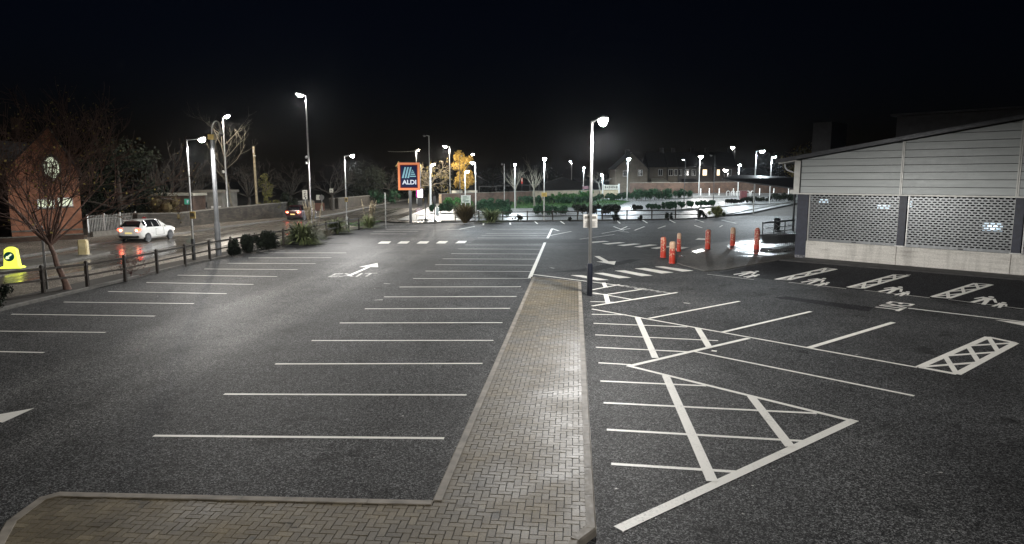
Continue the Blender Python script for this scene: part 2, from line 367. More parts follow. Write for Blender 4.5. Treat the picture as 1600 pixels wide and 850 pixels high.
def ladder(A, B, C, D, n, w, wx):               # A near-left, B far-left, C far-right, D near-right pixels
    A, B, C, D = (G(*p) for p in (A, B, C, D)); mb = MB()
    def s(a, b, w, z):
        mb.face([(p.x, p.y, z) for p in strip_pts(a, b, w)])
    for i, (a, b) in enumerate(((A, B), (B, C), (C, D), (D, A))): s(a, b, w, .006+.0008*i)
    for i in range(n):
        a0, a1, d0_, d1 = A.lerp(B, i/n), A.lerp(B, (i+1)/n), D.lerp(C, i/n), D.lerp(C, (i+1)/n)
        s(a0, d1, wx, .0095+.0005*(i % 2)); s(d0_, a1, wx, .011+.0005*(i % 2))
    mb.build('hatched_strip', M_white, car_park)
ladder((1212, 436.7), (1291, 418.9), (1307, 420.7), (1232, 437.6), 3, .16, .13)
ladder((1325, 449), (1398, 429.3), (1419, 430.6), (1348, 450.8), 3, .16, .13)
ladder((1456, 464), (1524, 442.7), (1550, 444.9), (1482, 466.3), 3, .16, .13)
ladder((1436, 574), (1544, 526.8), (1587, 536), (1495, 585), 3, .17, .13)
line('bay_line', (1105, 428.5), (1178, 437), .06); line('bay_line', (1232, 441), (1322, 451), .06); line('bay_line', (1350, 453.5), (1453, 465.5), .06); line('bay_line', (1482, 468), (1640, 488), .06)
for a, b in (((1416, 429), (1423, 429.4)), ((1112, 548), (1120, 549))): line('paint_remnant', a, b, .12, .004)
# --- kerb lines
def kerb(name, pts, w=.14, h=.12, z0=-.05, m=None, parent=None):
    pts = [Vector((p[0], p[1], 0)) for p in pts]; mb = MB(); n = len(pts); L = []
    for i, p in enumerate(pts):
        d = (pts[min(i+1, n-1)]-pts[max(i-1, 0)]).normalized(); s = Vector((-d.y, d.x, 0)); L.append((p, p+s*w))
    vs = []
    for a, b in L:
        za, zb = T(a.x, a.y), T(b.x, b.y)
        vs += [(a.x, a.y, za+z0), (a.x, a.y, za+h-.015), (a.x+(b.x-a.x)*.12, a.y+(b.y-a.y)*.12, za+h), (b.x, b.y, zb+h), (b.x, b.y, zb+z0)]
    fs = []
    for i in range(n-1):
        for k in range(4): fs.append((i*5+k, i*5+k+1, i*5+k+6, i*5+k+5))
    mb.add(vs, [f[::-1] for f in fs]+[(0, 1, 2, 3, 4), tuple((n-1)*5+k for k in (4, 3, 2, 1, 0))])
    return st(name, mb, m or M_kerbd) if not parent else mb.build(name, m or M_kerb, parent)
kerb('kerb', KERB_L+FAR_K)
# --- planted bed between kerb and footway, footways, road
def off(pts, d):
    out = []
    for i, p in enumerate(pts):
        t = (pts[min(i+1, len(pts)-1)]-pts[max(i-1, 0)]); t.z = 0; t.normalize(); out.append(Vector((p.x-t.y*d, p.y+t.x*d, 0)))
    return out
bedL = KERB_L[:7]
inner, outer = off(bedL, .14), off(bedL, 1.35)
st('planted_bed', drape(inner+outer[::-1], .10, 3), M_soil)
R_NEAR = [G(0, 452), G(105, 432), G(300, 396), G(440, 371.5), G(545, 351.5), G(590, 345)]
dn = (R_NEAR[2]-R_NEAR[0]).normalized(); R_NEAR = [R_NEAR[0]-dn*30]+R_NEAR
R_FAR = [G(35, 402), G(160, 381.5), G(280, 366), G(350, 355.5), G(440, 344.5), G(493, 340.5), G(542, 332), G(600, 320.8), G(640, 313.5)]
df_ = (R_FAR[2]-R_FAR[0]).normalized(); R_FAR = [R_FAR[0]-df_*40]+R_FAR
EDGE = [G(640, 313.5), G(668, 318), G(690, 330), G(700, 345), G(640, 349.2)]
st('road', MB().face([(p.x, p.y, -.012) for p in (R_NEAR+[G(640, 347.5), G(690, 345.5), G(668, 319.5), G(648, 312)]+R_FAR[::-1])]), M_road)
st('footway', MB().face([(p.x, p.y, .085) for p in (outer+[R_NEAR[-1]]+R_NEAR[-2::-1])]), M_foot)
kerb('kerb', R_NEAR, .13, .10); kerb('kerb', R_FAR, .14, .12)
W_BASE = [G(130, 373), G(210, 365.5), G(280, 356.5), G(440, 341), G(493, 331.5), G(600, 317), G(640, 311.5)]
back = [Vector((p.x-1.5, p.y, 0)) for p in W_BASE]; back = [Vector((back[0].x-12, back[0].y-32, 0))]+back
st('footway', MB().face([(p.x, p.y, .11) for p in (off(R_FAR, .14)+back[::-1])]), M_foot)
# lane lines on the road
road_paint = bpy.data.objects['road']
mid = [R_NEAR[i].lerp(R_FAR[j], .5) for i, j in ((0, 0), (1, 1), (3, 3), (4, 5), (5, 7))]
for i in range(22):
    t = i/22*3.99; k = int(t); a = mid[k].lerp(mid[k+1], t-k); b = mid[k].lerp(mid[min(k+1, 4)], min(1, t-k+.07))
    mb = MB().face([(p.x, p.y, -.006) for p in strip_pts(a, b, .13)]); mb.build('lane_dash', M_worn, road_paint)
# traffic island that carries the lit bollards
isl = [G(-60, 443), G(20, 424), G(134, 404), G(172, 396), G(150, 394), G(20, 411), G(-60, 424)]
st('traffic_island', MB().prism([(p.x, p.y) for p in isl], -.05, .11), M_kerbd)
# --- brick paved island in the middle of the car park
M_pave = None
def paver():
    m, nt, b = nodes('block_paving'); v = coord(nt, 'Object', LOT)
    br = N(nt, 'ShaderNodeTexBrick', Scale=1.0); nt.links.new(v, br.inputs['Vector'])
    br.inputs['Color1'].default_value = (.115, .086, .062, 1); br.inputs['Color2'].default_value = (.175, .135, .10, 1); br.inputs['Mortar'].default_value = (.014, .012, .010, 1)
    br.inputs['Brick Width'].default_value = .21; br.inputs['Row Height'].default_value = .105; br.inputs['Mortar Size'].default_value = .007; br.inputs['Mortar Smooth'].default_value = .3
    n = noise(nt, 1.3, 6, v); n2 = noise(nt, 30, 4, v, .7)
    c = mixc(nt, 1.0, br.outputs[0], ramp(nt, n.outputs[0], [(.3, .6), (.7, 1.35)]), 'MULTIPLY')
    c = mixc(nt, 1.0, c, ramp(nt, n2.outputs[0], [(.3, .6), (.7, 1.35)]), 'MULTIPLY')
    nt.links.new(c, b.inputs['Base Color'])
    nt.links.new(ramp(nt, n.outputs[0], [(.3, .40), (.7, .58)]), b.inputs['Roughness'])
    h = math_(nt, 'SUBTRACT', math_(nt, 'MULTIPLY', n2.outputs[0], .5), br.outputs['Fac']); bump(nt, b, h, .6, .012)
    return m
def clip(poly, conv):                            # Sutherland-Hodgman, conv counter-clockwise
    out = poly
    for i in range(len(conv)):
        a, b = conv[i], conv[(i+1) % len(conv)]; inp = out; out = []
        ins = lambda p: (b[0]-a[0])*(p[1]-a[1])-(b[1]-a[1])*(p[0]-a[0])
        for k in range(len(inp)):
            p, q = inp[k], inp[(k+1) % len(inp)]; dp, dq = ins(p), ins(q)
            if dp >= 0: out.append(p)
            if (dp >= 0) != (dq >= 0):
                t = dp/(dp-dq); out.append((p[0]+(q[0]-p[0])*t, p[1]+(q[1]-p[1])*t))
        if not out: return out
    return out
def ccw(p):
    a = sum(p[i][0]*p[(i+1) % len(p)][1]-p[(i+1) % len(p)][0]*p[i][1] for i in range(len(p)))
    return p if a > 0 else p[::-1]
def blockmat():
    m, nt, b = nodes('block_paving'); v = coord(nt)
    gm = nt.nodes.new('ShaderNodeNewGeometry')
    c = ramp(nt, gm.outputs['Random Per Island'], [(0, (.098, .076, .042)), (.5, (.130, .103, .060)), (.9, (.152, .122, .073)), (1, (.20, .163, .10))])
    n = noise(nt, .9, 6, v); n2 = noise(nt, 42, 4, v, .75)
    c = mixc(nt, 1.0, c, ramp(nt, n.outputs[0], [(.3, .55), (.7, 1.3)]), 'MULTIPLY')
    c = mixc(nt, 1.0, c, ramp(nt, n2.outputs[0], [(.3, .55), (.7, 1.4)]), 'MULTIPLY')
    n5 = noise(nt, 2.3, 6, v, .65); c = mixc(nt, 1.0, c, ramp(nt, n5.outputs[0], [(.30, .28), (.38, .85), (.6, 1.05)]), 'MULTIPLY')
    nt.links.new(c, b.inputs['Base Color'])
    nt.links.new(ramp(nt, n.outputs[0], [(.3, .5), (.7, .72)]), b.inputs['Roughness']); b.inputs['Specular IOR Level'].default_value = .55
    bump(nt, b, n2.outputs[0], .35, .008); return m
M_block = blockmat()
island = thing('paved_island', 'long kerbed island of herringbone block paving between the parking rows', 'paved island')
island['kind'] = 'structure'
ZI = .10
tA, tB, tC, tD = (G(x, y, ZI) for x, y in ((676, 782), (832, 432.5), (908, 440.5), (932, 826)))
base = [G(x, y, ZI) for x, y in ((676, 782), (95, 768.5), (60, 778), (8, 816), (-40, 900), (-60, 1000), (860, 1000), (905, 846), (932, 826))]
joints = MB()
blocks = MB(); ca, sa = math.cos(LOT), math.sin(LOT); u_ = .105
rb = random.Random(3)
def inset(p, q, d): 
    t = (q-p).normalized(); return Vector((-t.y, t.x, 0))*d
regA = ccw([(p.x, p.y) for p in (tA, tB, tC, tD)]); regB = ccw([(p.x, p.y) for p in base])
for reg, skip in ((regA, None), (regB, regA)):
    x0 = min(p[0] for p in reg)-1; x1 = max(p[0] for p in reg)+1; y0 = min(p[1] for p in reg)-1; y1 = max(p[1] for p in reg)+1
    joints.face([(p[0], p[1], ZI-.012 if skip is None else ZI-.0135) for p in reg])
    cx, cy = 0.0, 0.0
    n_i = int(60/u_)
    for i in range(int(-14/u_), int(10/u_)):
        for j in range(int(2/u_), int(34/u_)):
            t = (i-j) % 4
            if t not in (0, 3): continue
            w, h = (2, 1) if t == 0 else (1, 2)
            gap = .0062
            loc = [(i*u_+gap, j*u_+gap), ((i+w)*u_-gap, j*u_+gap), ((i+w)*u_-gap, (j+h)*u_-gap), (i*u_+gap, (j+h)*u_-gap)]
            q = [(a*ca+b*sa, -a*sa+b*ca) for a, b in loc]
            if max(p[0] for p in q) < x0 or min(p[0] for p in q) > x1 or max(p[1] for p in q) < y0 or min(p[1] for p in q) > y1: continue
            q = clip(q, reg)
            if len(q) < 3: continue
            if skip is not None:
                mx = sum(p[0] for p in q)/len(q); my = sum(p[1] for p in q)/len(q)
                if all((skip[(k+1) % 4][0]-skip[k][0])*(my-skip[k][1])-(skip[(k+1) % 4][1]-skip[k][1])*(mx-skip[k][0]) > 0 for k in range(4)): continue
            tx, ty = rb.uniform(-.012, .012), rb.uniform(-.012, .012); c0 = q[0]
            zz = ZI+rb.uniform(-.0015, .0015)
            top = [(p[0], p[1], zz+(p[0]-c0[0])*tx+(p[1]-c0[1])*ty) for p in q]; n = len(q)
            blocks.add(top+[(p[0], p[1], ZI-.02) for p in q], [tuple(range(n))]+[(k, n+k, n+(k+1) % n, (k+1) % n) for k in range(n)])
joints.build('joint_sand', mat('joint_sand', (.022, .019, .016), .9, var=.4, scale=6), island)
blocks.build('block_paving', M_block, island)
M_kerb2 = mat('kerb_stone', (.235, .21, .175), .7, var=.35, scale=4, bmp=.4)
KN = [0]
def kerbpiece(p, q, w=.13):                      # p->q along the outer edge, paving on the left hand
    KN[0] += 1; d = (q-p); L = d.length; d.normalize(); s = Vector((-d.y, d.x, 0)); n = max(1, round(L/.91))
    for k in range(n):
        a, b = p+d*(L*k/n+.004), p+d*(L*(k+1)/n-.004)
        mb = MB(); z = ZI+.012+.0018*(KN[0] % 3)
        vs = []
        for c in (a, b): vs += [(c.x, c.y, -.03), (c.x, c.y, z-.02), (c.x+s.x*.02, c.y+s.y*.02, z), (c.x+s.x*w, c.y+s.y*w, z), (c.x+s.x*w, c.y+s.y*w, -.03)]
        mb.add(vs, [(5+k2, 6+k2, 1+k2, k2) for k2 in range(4)]+[(0, 1, 2, 3, 4), (9, 8, 7, 6, 5)])
        ob = mb.build('kerb_stone', M_kerb2, island)
        bm = bmesh.new(); bm.from_mesh(ob.data); bmesh.ops.recalc_face_normals(bm, faces=bm.faces); bm.to_mesh(ob.data); bm.free()
loop = [tD, tC, tB, tA]+base[1:]
for i in range(3): kerbpiece(loop[i], loop[i+1])
for i in range(3, len(loop)-4): kerbpiece(loop[i], loop[i+1])
kerbpiece(base[7], base[8]); kerbpiece(base[6], base[7])
# --- shop forecourt (level, wet) beside the trolley bay
fc = [G(1057, 412), G(1100, 424), G(1131, 421.5), G(1216, 406.5), G(1262, 404), G(1300, 380), G(1290, 365), G(1180, 372), G(1090, 384), G(1060, 396)]
st('forecourt', MB().face([(p.x, p.y, .008) for p in ccw(fc)] if False else [(p[0], p[1], .008) for p in ccw([(q.x, q.y) for q in fc])]), M_fore)
M_pud, nt_, b_ = nodes('standing_water'); b_.inputs['Base Color'].default_value = (.012, .012, .012, 1); b_.inputs['Specular IOR Level'].default_value = .28
v_ = coord(nt_); n_ = noise(nt_, 1.4, 4, v_); nt_.links.new(ramp(nt_, n_.outputs[0], [(.38, .16), (.62, .5)]), b_.inputs['Roughness']); bump(nt_, b_, n_.outputs[0], .15, .02)
for k_, pp in enumerate(([(1135, 384), (1150, 377), (1186, 374.5), (1225, 374), (1246, 377), (1248, 391), (1225, 398), (1196, 399.5), (1160, 395), (1141, 391)], [(1079, 392), (1092, 388.5), (1106, 387.5), (1103, 393.5), (1086, 396)], [(1060, 400), (1072, 398.4), (1070, 401), (1062, 402)], [(1150, 400), (1180, 402), (1194, 401.2), (1170, 399)])):
    st('puddle', MB().face([(p[0], p[1], .012) for p in ccw([tuple(G(*q)[:2]) for q in pp])]), M_pud)
kb = [G(1057, 412), G(1100, 424), G(1131, 421.8), G(1216, 406.8)]
kerb('kerb', kb[::1], .12, .03, m=M_kerbd)
wall_pave = [G(1216, 407), G(1262, 403.5), G(1400, 414), G(1700, 439), G(1700, 447), G(1420, 424)]
st('pavement', MB().prism(ccw([(p.x, p.y) for p in wall_pave]), -.05, .06), mat('pavement_slab', (.035, .034, .034), .8, var=.4, scale=2))
# --- the wet road and second car park beyond the rail fence
M_puddle = None
far = [Vector((-12.5, 74.5, 0)), Vector((-3.5, 73.6, 0)), Vector((12, 75.8, 0)), Vector((20, 78, 0)), Vector((30, 86, 0)), Vector((46, 106, 0)), Vector((60, 110, 0)), Vector((70, 122, 0)), Vector((36, 123.5, 0)), Vector((20, 121, 0)), Vector((-13, 118, 0))]
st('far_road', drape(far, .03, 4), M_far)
M_grass = leafmat('lawn', (.02, .06, .018), (.06, .13, .04), .7)
def grass_patch(poly, n, seed, h=.16):
    r = random.Random(seed); poly = ccw([(p.x, p.y) for p in poly]); xs = [p[0] for p in poly]; ys = [p[1] for p in poly]; mb = MB()
    dr = drape([Vector((a, b, 0)) for a, b in poly], .07, 4); mb.add(dr.v, dr.f); k = 0
    while k < n:
        x, y = r.uniform(min(xs), max(xs)), r.uniform(min(ys), max(ys))
        if not clip([(x, y), (x+.01, y), (x, y+.01)], poly): continue
        k += 1; a = r.uniform(0, 6.28); hh = h*r.uniform(.5, 1.4); w = .05; z = T(x, y)+.06
        dx, dy = math.cos(a)*w, math.sin(a)*w
        mb.face([(x-dx, y-dy, z), (x+dx, y+dy, z), (x+r.uniform(-.06, .06), y+r.uniform(-.06, .06), z+hh)])
    o = mb.build('grass', M_grass); tag(o, 'short green grass on the verge beyond the fence', 'grass', kind='stuff'); return o
grass_patch([GT(692, 327), GT(960, 324), GT(985, 315), GT(940, 311), GT(700, 314)], 4500, 5)
grass_patch([GT(520, 351), GT(560, 349.5), GT(600, 345), GT(560, 356)], 300, 6)
kerb('kerb', [GT(1040, 311.2), GT(1110, 309.5), GT(1190, 307.5)], .15, .12); kerb('kerb', [GT(1245, 318), GT(1160, 321), GT(1050, 329.5), GT(985, 330)], .15, .14)
# ================================================================== LAMP POSTS
M_galv = mat('galvanised_steel', (.42, .42, .41), .42, .75, var=.15, scale=4)
M_polew = mat('pale_pole_paint', (.62, .62, .60), .45, .2, var=.12, scale=4)
M_dark = mat('black_paint', (.02, .021, .023), .45, var=.3, scale=5)
M_navy = mat('navy_paint', (.018, .022, .038), .5, var=.3, scale=5)
M_lens = emit('lit_lens', (1.0, .96, .90), 60.0)
M_lensc = emit('lit_lens_cool', (.86, .95, 1.0), 60.0)
M_lensw = emit('lit_lens_warm', (1.0, .90, .74), 40.0)
M_lensd = mat('unlit_lens', (.35, .35, .34), .25, var=.1)
def photometry(L):                               # batwing street-lantern distribution
    L.use_nodes = True; nt = L.node_tree; em = nt.nodes['Emission']
    t = nt.nodes.new('ShaderNodeTexCoord'); s = nt.nodes.new('ShaderNodeSeparateXYZ'); nt.links.new(t.outputs['Normal'], s.inputs[0])
    c = math_(nt, 'MULTIPLY', s.outputs[2], SIGN); c = math_(nt, 'MULTIPLY_ADD', c, .5, .5)
    nt.links.new(ramp(nt, c, [(0, 0.006), (.47, .008), (.52, .25), (.58, .80), (.64, 1.0), (.75, .62), (.86, .34), (1, .26)]), em.inputs['Strength'])
SIGN = -1.0
NL = 0
def lamp_light(parent, loc, power, color):
    global NL
    if power <= 0: return
    L = bpy.data.lights.new('lamp_light', 'POINT'); L.energy = power; L.color = color; L.shadow_soft_size = .12; photometry(L)
    o = bpy.data.objects.new('lamp_light', L); COL.objects.link(o); o.parent = parent; o.location = loc
WARM, NEUT, COOL = (1.0, .90, .76), (1.0, .975, .94), (.84, .94, 1.0)
LK = 5.0
def lamp_post(label, px, pybase, pytop, aim=0.0, arm=.5, power=300, color=NEUT, r=.06, pole=None, base=True, lens=None, Y=None, head=.42, group=None, tilt=8, twin=False, basem=None, lit=True, armrise=.03, bowl=.2, kind='lamp_post'):
    p = GT(px, pybase) if Y is None else None
    if Y is not None:
        p = AT(px, Y, 0)
        for _ in range(3): p = AT(px, Y, T(p.x, p.y))
    ht = ZP(p.y, pytop)-p.z
    t = thing(kind, label, 'lamp post', p, 0, group)
    pole = pole or M_galv; hb = min(1.3, ht*.19) if base else 0
    MB().tube([(0, 0, max(0, hb-.02)), (0, 0, ht)], [r, r*.72], 12).build('pole', pole, t, True)
    if base: MB().lathe([(r*1.7, -.05), (r*1.7, hb-.05), (r*1.45, hb), (r*1.0, hb+.01)], 14).build('base_section', basem or pole, t, True)
    dirs = [(aim, lit)]+([(aim+math.pi, False)] if twin else [])
    head_ = head
    for a, on in dirs:
        head = head_ if on or not twin else .2
        d = Vector((math.cos(a), math.sin(a), 0)); e = Vector((0, 0, ht))+d*arm+Vector((0, 0, armrise))
        if arm > .12: MB().tube([(0, 0, ht-.08), d*min(.08, arm*.3)+Vector((0, 0, ht-.02)), e], [r*.6, r*.5, r*.42], 8).build('arm', pole, t, True)
        Mr = Matrix.Rotation(a, 4, 'Z') @ Matrix.Rotation(R(-tilt), 4, 'Y')
        hd = MB()
        hd.box((head*.5, 0, .02), (head, head*.42, .07), taper=.72); hd.box((head*.5, 0, -.03), (head*.94, head*.40, .03))
        hd.xf(Matrix.Translation(e) @ Mr); ho = hd.build('lamp_head', M_dark if not on else pole, t, bevel=.012)
        ln = MB(); w = head*.5
        prof = [(w*math.cos(k*math.pi/10), -bowl*math.sin(k*math.pi/10)) for k in range(0, 5)]+[(.02, -bowl)]
        ln.lathe(prof[::-1], 14, (head*.52, 0, -.045), .90, .62)
        ln.xf(Matrix.Translation(e) @ Mr); lo = ln.build('lens', (lens or M_lens) if on else M_lensd, t, True); lo.parent = ho
        if on: lamp_light(t, e+d*head*.5+Vector((0, 0, -bowl-.26)), power*LK, color)
    return t
def rot(dx, dy): return math.atan2(dy, dx)
G_LP = 'car park and street lamp posts'
# main post
main = lamp_post('tall grey lamp post with lit lantern at the end of the paved island', 921, 462, 189, aim=R(-62), arm=.42, power=1500, color=NEUT, r=.065, basem=M_navy, tilt=8, head=.50, bowl=.27, group=G_LP)
lamp_post('lit lamp post with square arm beside the camera mast on the roadside', 303.5, 409, 218, aim=R(8), arm=.55, power=900, color=NEUT, r=.055, basem=M_dark, group=G_LP, tilt=18)
lamp_post('tall lit street lamp post on the footway against the stone wall', 357, 348.4, 183, aim=R(-25), arm=.25, power=1100, color=WARM, r=.09, base=False, group=G_LP, tilt=16, head=.7)
lamp_post('tallest lit lamp post rising behind the pampas plumes', 486.5, 361, 149, aim=R(180), arm=.15, power=800, color=NEUT, r=.08, base=False, group=G_LP, tilt=14, head=.7)
lamp_post('lit lamp post with long side arm just past the spiky verge plants', 542, 360.5, 243.5, aim=R(0), arm=.45, power=1300, color=NEUT, r=.06, basem=M_galv, group=G_LP, tilt=16)
lamp_post('tall pale lamp post with small dark head behind the totem sign', 672, 325, 212, aim=R(180), arm=.4, power=0, r=.09, base=False, pole=M_polew, group=G_LP, lit=False, head=.5)
lamp_post('lit lamp post standing left of the golden tree', 703.5, 0, 229, Y=122, aim=R(195), arm=.3, power=2200, color=WARM, r=.1, base=False, group=G_LP, head=.9, tilt=10, bowl=.3)
lamp_post('short lit lamp post hiding the willow just right of the totem sign', 673.5, 0, 257, Y=104, aim=R(0), arm=.12, power=800, color=NEUT, r=.09, base=False, pole=M_polew, group=G_LP, head=.6)
lamp_post('low lit lamp post directly behind the white notice board', 727, 0, 268, Y=104, aim=R(-30), arm=.1, power=550, color=COOL, r=.08, base=False, pole=M_polew, group=G_LP, lens=M_lensc, head=.6, bowl=.25)
lamp_post('lit lamp post between the two spiky plants at the rail fence', 743.5, 347, 254, aim=R(200), arm=.05, power=500, color=COOL, r=.06, base=False, pole=M_polew, group=G_LP, lens=M_lensc, head=.5)
lamp_post('lit lamp post beside the first bare young tree', 804.5, 0, 257, Y=98, aim=R(-90), arm=.02, power=900, color=COOL, r=.08, base=False, pole=M_polew, group=G_LP, lens=M_lensc, head=.6, bowl=.3)
lamp_post('lit lamp post that carries a small yellow notice', 850, 345, 248, aim=R(-90), arm=.02, power=800, color=COOL, r=.06, base=False, pole=M_polew, group=G_LP, lens=M_lensc, head=.6, bowl=.26)
lamp_post('small lit lamp post beyond the red panel and green shrubs', 911.5, 0, 262, Y=140, aim=R(-90), arm=.02, power=700, color=COOL, r=.08, base=False, pole=M_polew, group=G_LP, lens=M_lensc, head=.6, bowl=.25)
lamp_post('lit lamp post glowing blue among bare twigs by the long sign board', 941, 0, 273, Y=120, aim=R(-120), arm=.02, power=700, color=(.6, .8, 1.0), r=.08, base=False, pole=M_polew, group=G_LP, lens=M_lensc, head=.6, bowl=.3)
lamp_post('lit lamp post in front of the cream gable house', 979.5, 0, 248.5, Y=109, aim=R(-80), arm=.02, power=900, color=COOL, r=.08, base=False, pole=M_polew, group=G_LP, lens=M_lensc, head=.85, bowl=.3)
lamp_post('slim lamp post with a small glimmering head before the terrace', 1068.5, 0, 249.5, Y=96, aim=R(180), arm=.1, power=0, r=.05, base=False, pole=M_dark, group=G_LP, lens=M_lensc, head=.35, bowl=.06)
lamp_post('brightest lit lamp post in front of the long brick wall', 1091.5, 0, 245, Y=118, aim=R(-90), arm=.02, power=1300, color=NEUT, r=.09, base=False, pole=M_galv, group=G_LP, head=1.15, bowl=.42)
lamp_post('dark unlit lamp post with a flat side arm near the yellow bush', 1114.5, 0, 242.5, Y=104, aim=R(180), arm=.35, power=0, r=.06, base=False, pole=M_dark, group=G_LP, lit=False, head=.45)
lamp_post('lit lamp post seen over the left end of the dark canopy', 1152.5, 0, 258, Y=112, aim=R(-90), arm=.02, power=900, color=COOL, r=.08, base=False, pole=M_polew, group=G_LP, lens=M_lensc, head=.75, bowl=.22)
lamp_post('tall lit lamp post with detached looking arm above the dark canopy', 1177, 333.5, 236, aim=R(-10), arm=.35, power=1300, color=COOL, r=.08, base=False, pole=M_polew, group=G_LP, lens=M_lensc, head=.7, bowl=.25, tilt=6)
lamp_post('lit lamp post nearest to the supermarket eaves', 1202, 0, 245.5, Y=100, aim=R(-50), arm=.06, power=1000, color=COOL, r=.07, base=False, pole=M_polew, group=G_LP, lens=M_lensc, head=.7, bowl=.2)
lamp_post('grey unlit lamp post left of the bare young trees', 788, 0, 256, Y=92, aim=R(190), arm=.12, power=0, r=.06, base=False, pole=M_galv, group=G_LP, lit=False, head=.3)
lamp_post('dark lamp post standing in front of the golden tree', 719, 0, 243, Y=110, aim=R(0), arm=.1, power=0, r=.07, base=False, pole=M_dark, group=G_LP, lit=False, head=.35)
lamp_post('distant lamp post with a tiny light over the dark roofs', 893, 0, 252, Y=190, aim=R(180), arm=.2, power=300, r=.08, base=False, pole=M_galv, group=G_LP, lens=M_lensc, head=.5)
lamp_post('distant lit lamp post high over the terrace roofs', 1146, 0, 230, Y=230, aim=R(180), arm=.2, power=400, r=.1, base=False, pole=M_dark, group=G_LP, lens=M_lens, head=1.2, bowl=.8)
lamp_post('lit lamp post in the yard behind the brick wall', 1136.5, 0, 265.5, Y=135, aim=R(180), arm=.05, power=700, r=.06, base=False, pole=M_dark, group=G_LP, lens=M_lens, head=.9, bowl=.5)
lamp_post('distant lit lamp post peeping past the golden tree', 735.5, 0, 241, Y=180, aim=R(0), arm=.1, power=700, color=WARM, r=.08, base=False, pole=M_dark, group=G_LP, lens=M_lensw, head=.9, bowl=.4)
lamp_post('slim lit lamp post left of the willow, joined by a wire', 651.5, 0, 234, Y=118, aim=R(0), arm=.2, power=700, color=WARM, r=.06, base=False, pole=M_polew, group=G_LP, lens=M_lensw, head=.4)
# unseen lamp post added behind the viewer to fill light into the foreground
fill_post = thing('lamp_post', 'added fill light on an unseen lamp post behind the viewer', 'lamp post', (-1.0, -5.5, 0), 0, G_LP)
MB().tube([(0, 0, 1.25), (0, 0, 7.6)], [.065, .05], 12).build('pole', M_galv, fill_post, True); MB().lathe([(.11, -.05), (.11, 1.2), (.07, 1.28)], 14).build('base_section', M_navy, fill_post, True)
MB().tube([(0, 0, 7.5), (.1, .1, 7.6), (.45, .45, 7.63)], .035, 8).build('arm', M_galv, fill_post, True)
hd_ = MB().box((.62, .62, 7.64), (.5, .24, .08), Matrix.Rotation(R(45), 3, 'Z')).build('lamp_head', M_galv, fill_post, bevel=.012); MB().lathe([(.02, -.12), (.14, -.09), (.2, 0)], 14, (.62, .62, 7.6)).build('lens', M_lens, hd_, True)
lamp_light(fill_post, (.62, .62, 7.25), 1000*LK, NEUT)
# fixtures on posts
M_yel = mat('yellow_plate', (.42, .30, .09), .55, var=.2, scale=9)
def post_box(label, px, py, Y, w, h, z=None, m=None, d=.12, name='post_box', cat='box'):
    z = ZP(Y, py); p = AT(px, Y, z); t = thing(name, label, cat, (p.x, p.y-.09, z-h/2))
    MB().box((0, 0, h/2), (w, d, h)).build('case', m or M_yel, t, bevel=.015)
    MB().box((0, -d/2-.006, h*.55), (w*.7, .012, h*.5)).build('label_plate', mat('dark_print', (.10, .08, .05), .6), t); return t
post_box('yellowish box strapped to the lamp post beside the camera mast', 302.5, 336, GT(303.5, 409).y, .28, .38)
post_box('yellowish box strapped to the lamp post past the spiky plants', 541.5, 312, GT(542, 360.5).y, .25, .36)
# main-post notice
py0 = GT(921, 462); zb = ZP(py0.y, 356); zt = ZP(py0.y, 335)
nb = thing('notice_board', 'white parking notice board fixed behind the main lamp post', 'notice board', (py0.x, py0.y+.09, zb))
H = zt-zb
MB().box((0, 0, H/2), (.54, .02, H)).build('board', mat('white_panel', (.62, .60, .56), .5, var=.12, scale=6), nb, bevel=.004)
MB().box((0, -.0125, H*.78), (.44, .006, .085)).build('heading_band', mat('grey_band', (.16, .15, .13), .6), nb)
lines = MB()
for k in range(5): lines.box((0, -.012, H*(.14+.085*k)), (.40-.05*(k % 2), .005, .012))
lines.build('small_print', mat('grey_print', (.30, .29, .27), .6), nb)
MB().tube([(0, -.02, H*.8), (0, -.10, H*.8)], .02, 6).tube([(0, -.02, H*.25), (0, -.10, H*.25)], .02, 6).build('bracket', M_galv, nb)
# CCTV mast
M_mast = mat('mast_grey', (.13, .135, .14), .5, .2, var=.15)
p = GT(342, 401.5); ht = ZP(p.y, 217)
cm = thing('camera_mast', 'grey mast with a swan neck dome camera beside the verge fence', 'camera mast', p)
MB().tube([(0, 0, 2.0), (0, 0, ht)], [.125, .105], 14).build('pole', M_mast, cm, True)
MB().lathe([(.16, -.05), (.16, 1.9), (.14, 2.02)], 14).build('base_section', M_mast, cm, True)
MB().box((0, -.02, ht+.10), (.34, .30, .30)).build('junction_box', M_yel, cm, bevel=.02)
s = PXM(p.y, 6.5)
neck = bez((0, 0, ht+.25), (0, 0, ht+1.2), (.55, 0, ht+1.2), (.55, 0, ht+.45), n=14)
MB().tube([(0, 0, ht+.2)]+neck, .035, 8).build('swan_neck', M_galv, cm, True)
dm = MB().lathe([(.03, .30), (.10, .26), (.13, .16), (.13, .10)], 14, (.55, 0, ht+.16)).build('camera_housing', M_galv, cm, True)
MB().lathe([(.01, -.02), (.07, 0), (.115, .06), (.12, .10)], 14, (.55, 0, ht+.155)).build('camera_dome', mat('smoked_dome', (.05, .05, .05), .12), cm, True)
